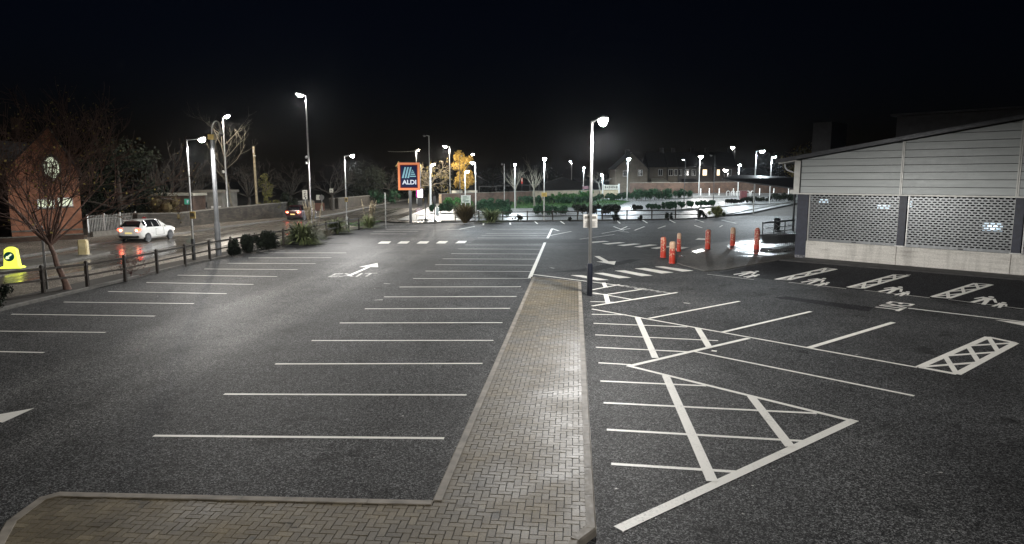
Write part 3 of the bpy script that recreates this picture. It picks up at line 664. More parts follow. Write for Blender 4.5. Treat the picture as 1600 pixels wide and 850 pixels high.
# small camera on the tallest post
q = GT(486.5, 361); zc = ZP(q.y, 257)
fx = thing('post_camera', 'pair of small white cameras on the tallest lamp post', 'camera', (q.x-.16, q.y-.06, zc))
MB().lathe([(.02, 0), (.10, .05), (.10, .22), (.03, .26)], 12).build('dome_camera', M_polew, fx, True)
MB().box((.02, 0, .62), (.16, .34, .16), Matrix.Rotation(R(15), 4, 'X')).build('bullet_camera', M_polew, fx, bevel=.02)
MB().tube([(.13, .03, .1), (.13, .03, .7)], .025, 6).build('bracket', M_galv, fx)
q = GT(357, 348.4); zc = ZP(q.y, 271)
fx = thing('post_camera', 'small white camera on the street lamp post by the stone wall', 'camera', (q.x-.2, q.y-.06, zc))
MB().lathe([(.03, 0), (.13, .06), (.13, .26), (.03, .3)], 12).build('dome_camera', M_polew, fx, True)
MB().tube([(.05, 0, .2), (.18, .02, .22)], .03, 6).build('bracket', M_galv, fx)
# ================================================================== SUPERMARKET
W0, W1 = G(1257.7, 402, .06), G(1575.6, 428.4, .06)
W0.z = W1.z = 0
E = (W1-W0).normalized(); NO = Vector((E.y, -E.x, 0))     # NO points out of the wall towards the car park
if NO.dot(Vector((0, 0, 0))-W0) < 0: NO = -NO
def onwall(px, py, out=0.0):                    # (distance along the wall, height) of a pixel on the wall plane
    d = ray(px, py); o = Vector((0, 0, HC)); q = W0+NO*out
    k = (q-o).dot(NO)/d.dot(NO); p = o+d*k
    return (p-W0).dot(E), p.z
MW = Matrix.Translation(W0) @ Matrix(((E.x, -NO.x, 0, 0), (E.y, -NO.y, 0, 0), (0, 0, 1, 0), (0, 0, 0, 1)))   # x along the wall, y into the shop (meshes are mirrored to this at the end)
shop = thing('supermarket', 'grey clad supermarket with perforated roller shutters above a pale concrete plinth', 'supermarket')
shop.location = W0; shop.rotation_euler = (0, 0, math.atan2(E.y, E.x))
M_clad = None
def cladmat():
    m, nt, b = nodes('silver_cladding'); v = coord(nt)
    n = noise(nt, 1.1, 5, coord(nt, 'Object', 0, (.5, 1, 6))); n2 = noise(nt, 5, 5, v)
    nt.links.new(ramp(nt, n.outputs[0], [(.3, (.35, .375, .37)), (.7, (.42, .445, .44))]), b.inputs['Base Color'])
    nt.links.new(ramp(nt, n2.outputs[0], [(.3, .42), (.7, .52)]), b.inputs['Roughness'])
    b.inputs['Metallic'].default_value = .15; bump(nt, b, noise(nt, .5, 2, v).outputs[0], .05, .02); return m
M_clad = cladmat()
M_trim = mat('trim_white', (.55, .55, .52), .45, .2, var=.12)
M_plinth = None
def plinthmat():
    m, nt, b = nodes('plinth_concrete'); v = coord(nt, 'Object', 0, (.35, 1, 4)); w = coord(nt)
    n = noise(nt, 2.0, 7, v, .65); n2 = noise(nt, 14, 5, w, .7); n3 = noise(nt, .8, 4, coord(nt, 'Object', 0, (2.5, 1, .3)))
    c = ramp(nt, n.outputs[0], [(.32, (.26, .245, .22)), (.40, (.52, .50, .46)), (.7, (.66, .64, .59))])
    c = mixc(nt, 1.0, c, ramp(nt, n2.outputs[0], [(.3, .75), (.6, 1.08)]), 'MULTIPLY')
    c = mixc(nt, 1.0, c, ramp(nt, n3.outputs[0], [(.32, .72), (.5, 1.0)]), 'MULTIPLY')
    nt.links.new(c, b.inputs['Base Color']); b.inputs['Roughness'].default_value = .8; bump(nt, b, n2.outputs[0], .3, .01); return m
M_plinth = plinthmat()
M_shut = mat('shutter_steel', (.22, .23, .235), .36, .6, var=.12, scale=6)
M_glassd = mat('dark_glazing', (.012, .014, .016), .06, var=.1)
t1 = onwall(1398.7, 413)[0]; t2 = onwall(1577, 428)[0]; tw = t2-t1; TE = t2+2*tw
zpl = onwall(1398.7, 385)[1]; zcl = onwall(1402, 305.5)[1]; zct = onwall(1403, 311)[1]
tl_ = onwall(1239.5, 300)[0]
r0 = onwall(1256, 249); r1 = onwall(1402, 221); r2 = onwall(1589, 187.5)
slope = (r2[1]-r1[1])/(r2[0]-r1[0]); roofz = lambda t: r1[1]+slope*(t-r1[0])
print('SHOP t1,t2', t1, t2, 'zpl', zpl, 'zcl', zcl, 'roof', r0, r1, r2, slope, 'E', E, W0)
def sb(name, mb, m, parent=shop, **k):
    return mb.build(name, m, parent, **k)
edges = [0, t1, t2, t2+tw, TE]
for a, b in zip(edges, edges[1:]):
    sb('plinth_block', MB().box(((a+b)/2, -.17, zpl/2-.02), (b-a-.02, .34, zpl+.04)), M_plinth, bevel=.008)
for i, a in enumerate(edges):                     # pillars
    w = .62 if i == 0 else .36
    c = -w/2-.0 if i == 0 else a+.02+w/2-.06
    z0 = 0 if i == 0 else zpl+.004
    pl = sb('pillar', MB().box((c, -.20, (z0+zcl-.004)/2), (w, .36, zcl-.004-z0)), M_navy, bevel=.006)
    if i == 0: sb('flaking_base', MB().box((c, .0-.016, .09), (w*.96, .006, .16)), mat('flaked_paint', (.12, .12, .13), .8, var=1.0, scale=14), pl)
    else: sb('sill_plate', MB().box((c, -.01, zpl+.03), (w+.12, .03, .05)), M_galv, pl)
# shutters: real slats and webs with open slots, dark glazing behind
def shutter(a, b):
    z0, z1 = zpl+.012, zcl-.03; rows = 21; ph = (z1-z0-.10)/rows; pw = .25; sw, sh_ = .17, .062
    sb('glazing', MB().box(((a+b)/2, -.42, (z0+z1)/2), (b-a, .02, z1-z0)), M_glassd)
    sh = MB()
    sh.box(((a+b)/2, -.09, z0+.045), (b-a, .05, .09))
    n = int((b-a)/pw)+1
    for r in range(rows):
        zb_ = z0+.09+r*ph
        sh.box(((a+b)/2, -.09, zb_+(ph-sh_)/2), (b-a, .018, ph-sh_))
        o = pw/2*(r % 2)
        for k in range(-1, n+1):
            x0 = a+o+k*pw-(pw-sw)/2; x1 = x0+pw-sw; x0, x1 = max(x0, a), min(x1, b)
            if x1-x0 > .004: sh.box(((x0+x1)/2, -.092, zb_+ph-sh_/2), (x1-x0, .014, sh_))
    o = sb('roller_shutter', sh, M_shut)
    sb('shutter_box', MB().box(((a+b)/2, -.13, zcl-.02), (b-a, .22, .04)), M_dark, o)
    sb('guide_rail', MB().box((a-.03, -.10, (z0+z1)/2), (.05, .09, z1-z0)), M_galv, o); sb('guide_rail', MB().box((b+.03, -.10, (z0+z1)/2), (.05, .09, z1-z0)), M_galv, o)
    sb('lock_bar', MB().box(((a+b)/2+.2, -.055, z0+.05), (.22, .03, .05)), M_dark, o)
for a, b in zip(edges, edges[1:]):
    pa = .08 if a == 0 else .36+.06; shutter(a+pa, b-.06)
for px, py, ww, hh, e_ in ((1287, 314, .5, .2, .55), (1381, 323, .6, .22, .7), (1419, 318, .35, .34, .55), (1551, 354, .8, .42, .5), (1551, 355, .34, .2, 2.2)):
    x_, z_ = onwall(px, py, -.36); sb('interior_light', MB().box((x_, -.36+(.04 if e_ > 2 else 0), z_), (ww, .06, hh)), emit('cold_tube_%d' % int(e_*100), (.72, .88, 1.0), e_))
# cladding: boards between white trims, following the roof pitch at the top
bh = (onwall(1402, 305)[1]-onwall(1403, 236)[1])/6.0
bh = abs(bh)
cb = [tl_+.36, t1, t2, t2+tw, TE]
for a, b in zip(cb, cb[1:]):
    mb = MB(); z = zcl+.07
    a_, b_ = a+.05, b-.05
    while z < roofz(b_)-.1:
        za, zb_ = z, z+bh-.022
        pts = [(a_, za), (b_, za), (b_, zb_), (a_, zb_)]
        ra = [p for p in clip(pts, ccw([(-5, 0), (TE+5, 0), (TE+5, roofz(TE+5)-.07), (-5, roofz(-5)-.07)]))]
        if len(ra) >= 3:
            n = len(ra); mb.add([(p[0], -.05, p[1]) for p in ra]+[(p[0], .0, p[1]) for p in ra], [tuple(range(n-1, -1, -1)), tuple(range(n, 2*n))]+[(k, (k+1) % n, n+(k+1) % n, n+k) for k in range(n)])
        z += bh
    o = mb.build('cladding_panel', M_clad, shop)
    bm = bmesh.new(); bm.from_mesh(o.data); bmesh.ops.recalc_face_normals(bm, faces=bm.faces); bmesh.ops.bevel(bm, geom=[e for e in bm.edges if e.is_valid and len(e.link_faces) == 2 and e.calc_face_angle(0) > 1.2], offset=.008, segments=1, affect='EDGES'); bm.to_mesh(o.data); bm.free()
sb('backing_wall', MB().add([(tl_+.1, -.12, zcl), (TE, -.12, zcl), (TE, -.12, roofz(TE)-.1), (tl_+.1, -.12, roofz(tl_)-.1), (tl_+.1, -.06, zcl), (TE, -.06, zcl), (TE, -.06, roofz(TE)-.1), (tl_+.1, -.06, roofz(tl_)-.1)], [(0, 3, 2, 1), (4, 5, 6, 7), (0, 1, 5, 4), (1, 2, 6, 5), (2, 3, 7, 6), (3, 0, 4, 7)]), M_dark)
for c in cb[1:-1]:
    h = roofz(c)-.06-zcl; tr = sb('cover_strip', MB().box((c-.035, .008, zcl+h/2+.03), (.055, .05, h-.06)).box((c+.035, .008, zcl+h/2+.03), (.055, .05, h-.06)), M_trim)
sb('corner_board', MB().box((tl_+.18, .006, (zcl+roofz(tl_+.36)-.12)/2), (.34, .07, roofz(tl_+.36)-.12-zcl)), M_trim, bevel=.01)
sb('bottom_trim', MB().box(((tl_+TE)/2, -.0, zcl+.02), (TE-tl_, .09, .07)), M_trim, bevel=.01)
for x in (t1*.62, (t1+t2)/2): sb('floodlight_unit', MB().box((x, -.02, zcl-.05), (.12, .08, .05)), M_trim, bevel=.01)
# roof slab, soffit, gutter, downpipe
D = 34.0
tip = onwall(1219, 253.5)[0]
def roofbox(name, ta, tb, y0, y1, th, dz, m):
    v = []
    for y in (y0, y1):
        v += [(ta, y, roofz(ta)+dz), (tb, y, roofz(tb)+dz), (tb, y, roofz(tb)+dz+th), (ta, y, roofz(ta)+dz+th)]
    o = MB().add(v, [(0, 1, 2, 3), (7, 6, 5, 4), (0, 4, 5, 1), (1, 5, 6, 2), (2, 6, 7, 3), (3, 7, 4, 0)]).build(name, m, shop)
    bm = bmesh.new(); bm.from_mesh(o.data); bmesh.ops.recalc_face_normals(bm, faces=bm.faces); bm.to_mesh(o.data); bm.free(); return o
M_roof = mat('roof_sheet', (.055, .057, .062), .5, .3, var=.25)
roofbox('roof', tip-.1, TE, .30, -D, .14, .03, M_roof)
roofbox('verge_trim', tip-.1, TE, .36, .303, .20, -.02, mat('verge_grey', (.07, .072, .078), .4, .4))
roofbox('soffit', tip+.1, tl_+.2, .22, -D+.2, .05, -.10, M_trim)
sb('gutter', MB().tube([(tip+.05, .2, roofz(tip)-.02), (tip+.05, -D, roofz(tip)-.02)], .07, 8), M_trim)
za = roofz(tip)-.08
sb('downpipe', MB().tube([(tip+.25, -.10, za), (tip+.28, -.10, za-.22), (tip+.42, -.10, za-.36), (tl_-.02, -.10, za-.52), (tl_+.06, -.10, za-.62)], .045, 8), M_trim, smooth=True)
sb('junction_box', MB().box((tl_-.10, -.12, zcl+.12), (.26, .2, .22)), M_trim, bevel=.02)
sb('side_wall', MB().box((-.30, -D/2-.5, 1.5), (.3, D-1.0, 3.0)), M_navy)
sb('rear_wall', MB().box((TE/2, -D+.3, 2), (TE, .3, 4)), M_navy)
sb('end_wall', MB().box((TE-.2, -D/2-.4, 2.4), (.3, D-1.2, 4.6)), M_clad)
# higher block and roof plant behind
up = onwall(1398, 184)
M_upper = mat('upper_block', (.05, .05, .055), .6)
k0 = onwall(1402, 181.5, -9.0); k1 = onwall(1600, 171.5, -9.0)
sb('upper_block', MB().box(((k0[0]+k1[0]+16)/2, -14, (3.4+k0[1])/2), (k1[0]+16-k0[0], 10, k0[1]-3.4)), M_upper)
sb('upper_eaves', MB().box(((k0[0]+k1[0]+16)/2, -13.6, k0[1]+.06), (k1[0]+16.6-k0[0], 10, .12)), M_roof)
a0, a1 = onwall(1268, 238, -16), onwall(1300, 190, -16)
sb('plant_housing', MB().box(((a0[0]+a1[0])/2, -17.5, (3+a1[1])/2), (a1[0]-a0[0], 3, a1[1]-3)), M_upper)
def mirror(o):
    for c in o.children:
        c.data.transform(Matrix.Scale(-1, 4, (0, 1, 0))); c.data.flip_normals(); mirror(c)
mirror(shop)
# dark entrance canopy reaching out beside the far end of the shop
cy = 62.0
ca_, cb_ = AT(1127, cy+6, 0), AT(1262, cy-4, 0)
zA, zB = ZP(cy+6, 277.5), ZP(cy-4, 284)
can = thing('entrance_canopy', 'low dark pitched canopy roof beyond the corner of the supermarket', 'canopy', (0, 0, 0))
A0 = Vector((AT(1128, cy+6, zA).x, cy+6, ZP(cy+6, 281))); A1 = Vector((AT(1245, cy-4, zA).x, cy-4, ZP(cy-4, 296))); B0 = Vector((AT(1152, cy+9, zA).x, cy+9, ZP(cy+9, 274.5))); B1 = Vector((AT(1255, cy-1, zA).x, cy-1, ZP(cy-1, 279.5)))
MB().slab([A0, A1, B1, B0], .12).build('roof', M_roof, can)
Dn = (A1-A0).normalized()
pc = A1-Dn*.4+Vector((.6, 1.0, 0))
for p in (pc, pc+Vector((1.4, 2.2, 0))): MB().tube([(p.x, p.y, 0), (p.x, p.y, p.z-.12)], .09, 8).build('post', M_dark, can, True)
# ------------------------------------------------------------------ trolley bay with rows of trolleys
M_chr = mat('trolley_wire', (.09, .095, .10), .35, .3, var=.1)
M_hand = mat('trolley_handle', (.05, .05, .06), .4)
tb0 = G(1190, 386); tb1 = G(1247, 388)
tdir = (tb1-tb0).normalized()
bayt = thing('trolley_shelter', 'low dark railing round the trolley park by the shop pillar', 'trolley bay', G(1191, 368), math.atan2((G(1240, 362)-G(1191, 368)).y, (G(1240, 362)-G(1191, 368)).x))
Lb = (G(1240, 362)-G(1191, 368)).length
for x in (0, Lb*.35, Lb*.7, Lb): MB().tube([(x, 0, 0), (x, 0, 1.05)], .04, 8).build('post', M_dark, bayt, True)
MB().box((Lb/2, 0, 1.0), (Lb+.1, .10, .14)).build('top_rail', M_dark, bayt, bevel=.02)
MB().box((Lb/2, -.02, .55), (Lb, .03, .06)).box((Lb/2, -.02, .2), (Lb, .03, .06)).build('mid_rail', M_dark, bayt)
xb = MB()
for k in range(3):
    for s in (0, 1): xb.tube([(Lb*(.0+.35*k), .0, .3 if s else .9), (Lb*(.35+.3*k), .0, .9 if s else .3)], .014, 5)
xb.build('brace', M_galv, bayt)
bin_ = thing('litter_bin', 'small dark bin standing behind the trolley railing', 'bin', G(1214, 358.5))
MB().lathe([(.26, 0), (.30, .9), (.32, .92), (.22, 1.05)], 10, sx=1, sy=.8).build('body', M_dark, bin_); MB().box((0, -.24, .88), (.3, .04, .10)).build('slot', M_navy, bin_)
def trolley():
    t = thing('shopping_trolley', 'x', 'trolley')
    b = MB()
    lo, hi = [(-.38, -.20), (.40, -.16), (.40, .16), (-.38, .20)], [(-.46, -.27), (.46, -.21), (.46, .21), (-.46, .27)]
    for k in range(7):
        f = k/6; z = .48+.50*f
        ring = [(a[0]+(c[0]-a[0])*f, a[1]+(c[1]-a[1])*f, z) for a, c in zip(lo, hi)]; b.tube(ring+[ring[0]], .014 if 0 < k < 6 else .022, 4, False)
    for a, c, n in ((0, 1, 12), (1, 2, 6), (2, 3, 12), (3, 0, 7)):
        for k in range(n):
            f = k/n; b.tube([(lo[a][0]+(lo[c][0]-lo[a][0])*f, lo[a][1]+(lo[c][1]-lo[a][1])*f, .48), (hi[a][0]+(hi[c][0]-hi[a][0])*f, hi[a][1]+(hi[c][1]-hi[a][1])*f, .98)], .011, 4, False)
    for k in range(6): b.tube([(-.38+.13*k, -.2, .48), (-.38+.13*k, .2, .48)], .011, 4, False)
    b.build('basket', M_chr, t)
    f = MB()
    for s in (-1, 1): f.tube([(.40, .19*s, .14), (-.42, .25*s, .16), (-.44, .26*s, .55), (-.54, .26*s, 1.02)], .025, 6)
    f.tube([(.40, -.19, .14), (.40, .19, .14)], .014, 6).build('frame', M_chr, t)
    MB().tube([(-.54, -.27, 1.02), (-.54, .27, 1.02)], .022, 8).build('handle', M_hand, t)
    for x, y in ((.38, .18), (.38, -.18), (-.40, .25), (-.40, -.25)): MB().tube([(x, y-.015, .065), (x, y+.015, .065)], .065, 10).build('wheel', M_dark, t)
    return t
tr0 = trolley(); ang = math.atan2(tdir.y, tdir.x)
nT = 15; c0 = G(1199, 392); c1 = G(1243, 388.5)
for k in range(nT):
    t = tr0 if k == 0 else copy_tree(tr0)
    p = c0.lerp(c1, k/(nT-1)); t.location = (p.x, p.y, .008); t.rotation_euler = (0, 0, ang+math.pi)
    t['label'] = 'first wire trolley of the nested line, nearest the red bollards' if k == 0 else 'last wire trolley of the nested line, against the shop pillar' if k == nT-1 else 'wire shopping trolley nested in the middle of the line by the shop'
    t['group'] = 'shopping trolleys nested in a line'
# ------------------------------------------------------------------ red wrapped bollards
M_red = None
def wrapmat(name, top):
    m, nt, b = nodes(name); t = nt.nodes.new('ShaderNodeTexCoord'); s = nt.nodes.new('ShaderNodeSeparateXYZ'); nt.links.new(t.outputs['Object'], s.inputs[0])
    vo = N(nt, 'ShaderNodeTexVoronoi', Scale=11.0); nt.links.new(t.outputs['Object'], vo.inputs['Vector'])
    n = noise(nt, 9, 4, t.outputs['Object'])
    c = ramp(nt, math_(nt, 'ADD', math_(nt, 'MULTIPLY', s.outputs[2], .72), math_(nt, 'MULTIPLY', n.outputs[0], .10)), [(.0, (.46, .035, .016)), (.34, (.48, .04, .018)), (.38, (.30, .02, .015)), (.42, (.46, .05, .03)), (.58, (.40, .03, .025)), (.66, top), (1, top)])
    spots = ramp(nt, vo.outputs['Distance'], [(.38, 1.0), (.46, 0.0)])
    zmask = ramp(nt, s.outputs[2], [(.30, 0.0), (.42, 1.0)])
    c = mixc(nt, math_(nt, 'MULTIPLY', math_(nt, 'MULTIPLY', spots, zmask), .9), c, (.60, .40, .27))
    nt.links.new(c, b.inputs['Base Color']); b.inputs['Roughness'].default_value = .42; MATS[name] = m; return m
W_red = wrapmat('red_wrap', (.50, .10, .06)); W_cream = wrapmat('cream_topped_wrap', (.50, .33, .22)); W_dk = wrapmat('dark_red_wrap', (.33, .04, .035))
BOL = [((1036, 402.5), 370, W_red, 'shiny red wrapped bollard, left one of the front trio'), ((1050, 411.5), 377, W_cream, 'nearest red bollard with a cream top'), ((1060.5, 393), 364, W_cream, 'thin looking red and cream bollard at the back of the trio'),
       ((1105.5, 390.5), 358.5, W_dk, 'dark red wrapped bollard between the trio and the puddle'), ((1144.5, 384), 355, W_cream, 'orange red bollard with a tan dotted top, mirrored in the wet paving'), ((1182, 391), 351, W_dk, 'tall dark red bollard standing in the bright puddle by the trolleys')]
for (px_, pt, m, lab) in BOL:
    p = G(*px_); h = ZP(p.y, pt); r = .165 if px_[0] != 1060.5 else .13
    h = min(h, 1.42)
    t = thing('bollard', lab, 'bollard', (p.x, p.y, .008), rng.uniform(0, 6), 'red wrapped bollards in front of the shop')
    MB().lathe([(r, 0), (r, h*.80), (r*.99, h*.86)], 18).build('sleeve', m, t, True)
    MB().lathe([(r*1.0, h*.861), (r*.97, h*.91), (r*.80, h*.965), (r*.45, h*.99), (.02, h)], 18).build('cap', m, t, True)
    MB().lathe([(r*1.06, 0.0), (r*1.06, .035), (r*1.01, .05)], 18).build('foot_ring', m if m is not W_dk else M_dark, t, True)
# ================================================================== PLANTS
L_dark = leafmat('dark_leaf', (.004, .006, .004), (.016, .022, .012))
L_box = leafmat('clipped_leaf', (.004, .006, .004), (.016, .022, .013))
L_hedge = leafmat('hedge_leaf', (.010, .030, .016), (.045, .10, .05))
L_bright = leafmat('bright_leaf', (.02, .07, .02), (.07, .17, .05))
L_strap = leafmat('strap_leaf', (.03, .045, .018), (.20, .23, .10))
L_bronze = leafmat('bronze_leaf', (.035, .028, .015), (.14, .11, .055))
L_plume = leafmat('plume', (.32, .27, .19), (.60, .54, .42), .8)
L_gold = leafmat('golden_leaf', (.24, .15, .03), (.60, .41, .11))
L_yel = leafmat('variegated_leaf', (.02, .04, .012), (.40, .40, .16))
L_red = leafmat('reddish_leaf', (.05, .02, .02), (.16, .07, .06))
L_aut = leafmat('autumn_leaf', (.10, .07, .015), (.42, .34, .12))
B_dark = mat('dark_bark', (.032, .025, .019), .9, var=.4, scale=12)
B_brown = mat('brown_bark', (.075, .056, .042), .9, var=.4, scale=10)
B_pale = mat('pale_bark', (.15, .14, .11), .85, var=.5, scale=4)
B_grey = mat('grey_bark', (.045, .040, .034), .9, var=.4, scale=6)
def leafcloud(r, n, size, rx, ry, h, shape='dome', lobes=9, z0=0.0):
    """leaf quads spread in clumps through an uneven volume"""
    mb = MB(); cl = []
    if shape == 'dome': rx, ry = rx*1.28, ry*1.28
    for _ in range(lobes):
        a = r.uniform(0, 6.283); q = math.sqrt(r.random())*.72
        if shape == 'box': x, y = r.uniform(-.85, .85)*rx, r.uniform(-.7, .7)*ry; z = r.uniform(.35, .85)*h
        else:
            z = r.uniform(.22, .86)*h; w = math.sqrt(max(.1, 1-((z/h-.45)/.62)**2)); x, y = math.cos(a)*q*rx*w, math.sin(a)*q*ry*w
        cl.append((x, y, z, r.uniform(.32, .5)))
    for _ in range(n):
        x, y, z, k = r.choice(cl); d = Vector((r.gauss(0, 1), r.gauss(0, 1), r.gauss(0, 1))).normalized()*(r.random()**.35)
        s = min(h*.5, (rx+ry)*.5)
        p = Vector((x+d.x*k*min(rx, s*1.3), y+d.y*k*min(ry, s*1.3), max(z0+.02, z+d.z*k*h*.75)))
        u = (d+Vector((r.gauss(0, .7), r.gauss(0, .7), r.gauss(0, .7)))).normalized(); t = u.orthogonal().normalized(); t = Matrix.Rotation(r.uniform(0, 6.28), 3, u) @ t; b = u.cross(t)
        L, W = size*r.uniform(.7, 1.4), size*r.uniform(.3, .55)
        mb.face([p-t*L*.5, p+b*W*.5, p+t*L*.5, p-b*W*.5])
    for x, y, z, k in cl:
        s = min(h*.5, (rx+ry)*.5)*.62; a, c = k*min(rx, s*1.9)*.5, k*h*.34
        mb.lathe([(a*.3, max(z0+.03, z-c)), (a, z-c*.4), (a, z+c*.4), (a*.3, z+c)], 7, (x, y, 0))
    return mb
def bush(name, label, cat, p, rx, ry, h, n, size, m, seed, shape='dome', group=None, rz=0.0, lobes=9, stems=True):
    r = random.Random(seed); t = thing(name, label, cat, p, rz, group)
    leafcloud(r, n, size, rx, ry, h, shape, lobes).build('foliage', m, t)
    if stems:
        s = MB(); k = max(3, int(rx*3))
        for i in range(k):
            x = (-.7+1.4*i/max(1, k-1))*rx if shape == 'box' else r.uniform(-.3, .3)*rx
            for _ in range(3): s.tube([(x, 0, -.05), (x+r.uniform(-.1, .1), r.uniform(-.1, .1), h*.35), (x+r.uniform(-.3, .3)*min(1, rx), r.uniform(-.4, .4)*ry, h*.8)], [.03, .02, .008], 5)
        s.build('stem', B_dark, t)
    return t
def blades(name, label, cat, p, n, L, w, m, seed, droop=.8, plumes=0, pl_h=1.0, group=None, up=.35):
    r = random.Random(seed); t = thing(name, label, cat, p, 0, group); mb = MB()
    for _ in range(n):
        a = r.uniform(0, 6.283); el = r.uniform(up, 1.45); l = L*r.uniform(.65, 1.1); d = Vector((math.cos(a), math.sin(a), 0)); s = Vector((-d.y, d.x, 0))
        o = d*r.uniform(0, .18)*L*.5; ww = w*r.uniform(.7, 1.2); pts = []
        for k in range(6):
            f = k/5; ang = el-droop*r.uniform(.8, 1.1)*f*f*1.6
            o = o+(d*math.cos(ang)+Vector((0, 0, math.sin(ang))))*(l/5) if k else o
            if o.z < .02: o.z = .02
            pts.append((o.copy(), ww*(1-f**2*.92)))
        vs = []; 
        for q, wd in pts: vs += [q-s*wd, q+s*wd]
        mb.add(vs, [(2*k, 2*k+1, 2*k+3, 2*k+2) for k in range(5)])
    mb.build('foliage', m, t)
    for k in range(plumes):
        a = r.uniform(0, 6.283); x, y = math.cos(a)*.3*L*r.random(), math.sin(a)*.3*L*r.random(); lean = Vector((r.uniform(-.25, .25), r.uniform(-.2, .2), 1)).normalized(); h = pl_h*r.uniform(.8, 1.05)
        pb = MB(); top = Vector((x, y, 0))+lean*h; mid_ = Vector((x, y, 0))+lean*h*.55
        pb.tube([(x, y, .1), mid_, top], [.012, .01, .006], 4)
        for _ in range(130):
            f = r.random(); c = mid_.lerp(top, f); rad = .13*math.sin(math.pi*(f*.85+.12)); dd = Vector((r.gauss(0, 1), r.gauss(0, 1), .4)).normalized(); e = c+dd*rad; e.z += .03; sd = dd.cross(Vector((0, 0, 1))).normalized()*.032
            pb.face([c-sd, c+sd, e])
        pb.build('plume', L_plume, t)
    return t
def branch_tree(name, label, p, seed, h, trunk_r, fork, bark, spread=.5, levels=4, kids=(4, 4, 4, 3), lean=(0, 0), group=None, leaves=None, nleaf=0, lsize=.08, lenk=.62, ctr=False, first=6, up=.25, wob=.16, cat='tree', twig_r=.006):
    r = random.Random(seed); t = thing(name, label, cat, p, 0, group); tr = MB(); br = MB(); tips = []
    top = Vector((lean[0], lean[1], fork)); n = 5
    path = [Vector((0, 0, -.1)).lerp(top, k/n)+Vector((r.uniform(-1, 1), r.uniform(-1, 1), 0))*trunk_r*.35*(0 < k < n) for k in range(n+1)]
    end_r = trunk_r*.62
    if ctr:                                      # central leader runs to the top
        tp = Vector((lean[0]*h/max(fork, .1), lean[1]*h/max(fork, .1), h))
        path += [top.lerp(tp, k/6)+Vector((r.uniform(-1, 1), r.uniform(-1, 1), 0))*trunk_r*.6 for k in range(1, 7)]
    m_ = len(path); tr.tube(path, [trunk_r*(1.35 if k == 0 else 1-(.38 if not ctr else .88)*k/(m_-1)) for k in range(m_)], 9)
    def grow(o, d, L, rad, lev):
        k = 4; pts = [o]; rs = [rad]; q = o; dd = d.copy()
        for i in range(k):
            dd = (dd+Vector((r.gauss(0, wob), r.gauss(0, wob), r.gauss(0, wob)+up*.25))).normalized(); q = q+dd*(L/k); pts.append(q); rs.append(max(twig_r*.6, rad*(1-.72*(i+1)/k)))
        br.tube(pts, rs, 6 if lev <= 1 else (4 if lev == 2 else 3), False)
        if lev >= levels-1: tips.extend(pts[2:])
        if lev < levels:
            for c in range(kids[min(lev, len(kids)-1)]):
                f = r.uniform(.3, 1.0); j = min(int(f*k), k-1); b = pts[j].lerp(pts[j+1], f*k-j)
                ax = dd.orthogonal().normalized(); ax = Matrix.Rotation(r.uniform(0, 6.283), 3, dd) @ ax
                nd = (Matrix.Rotation(r.uniform(.35, .85), 3, ax) @ dd).normalized()
                grow(b, nd, L*lenk*r.uniform(.75, 1.15), max(twig_r, rad*.5*(1-f*.3)), lev+1)
    for c in range(first):
        a = 6.283*c/first+r.uniform(-.5, .5); e = r.uniform(.5-spread, 1.05) if not ctr else r.uniform(.1, .8)
        base = top.copy() if not ctr else path[5].lerp(path[-1], r.random()*.85) if False else (path[r.randint(4, m_-2)] if ctr else top)
        d = Vector((math.cos(a)*math.cos(e+.2)*1.0, math.sin(a)*math.cos(e+.2), math.sin(e+.35))).normalized()
        L = (h-fork)*.58*r.uniform(.8, 1.15) if not ctr else h*.36*r.uniform(.6, 1.1)
        grow(base, d, L, end_r*.62 if not ctr else trunk_r*.22, 1)
    tr.build('trunk', bark, t, True); br.build('branches', bark, t)
    if leaves and nleaf:
        lf = MB()
        for _ in range(nleaf):
            q = Vector(r.choice(tips))+Vector((r.gauss(0, .12), r.gauss(0, .12), r.gauss(0, .12))); u = Vector((r.gauss(0, 1), r.gauss(0, 1), r.gauss(0, 1))).normalized(); v = u.orthogonal().normalized(); s = lsize*r.uniform(.6, 1.3)
            lf.face([q-u*s*.5, q+v*s*.35, q+u*s*.5, q-v*s*.35])
        lf.build('foliage', leaves, t)
    return t
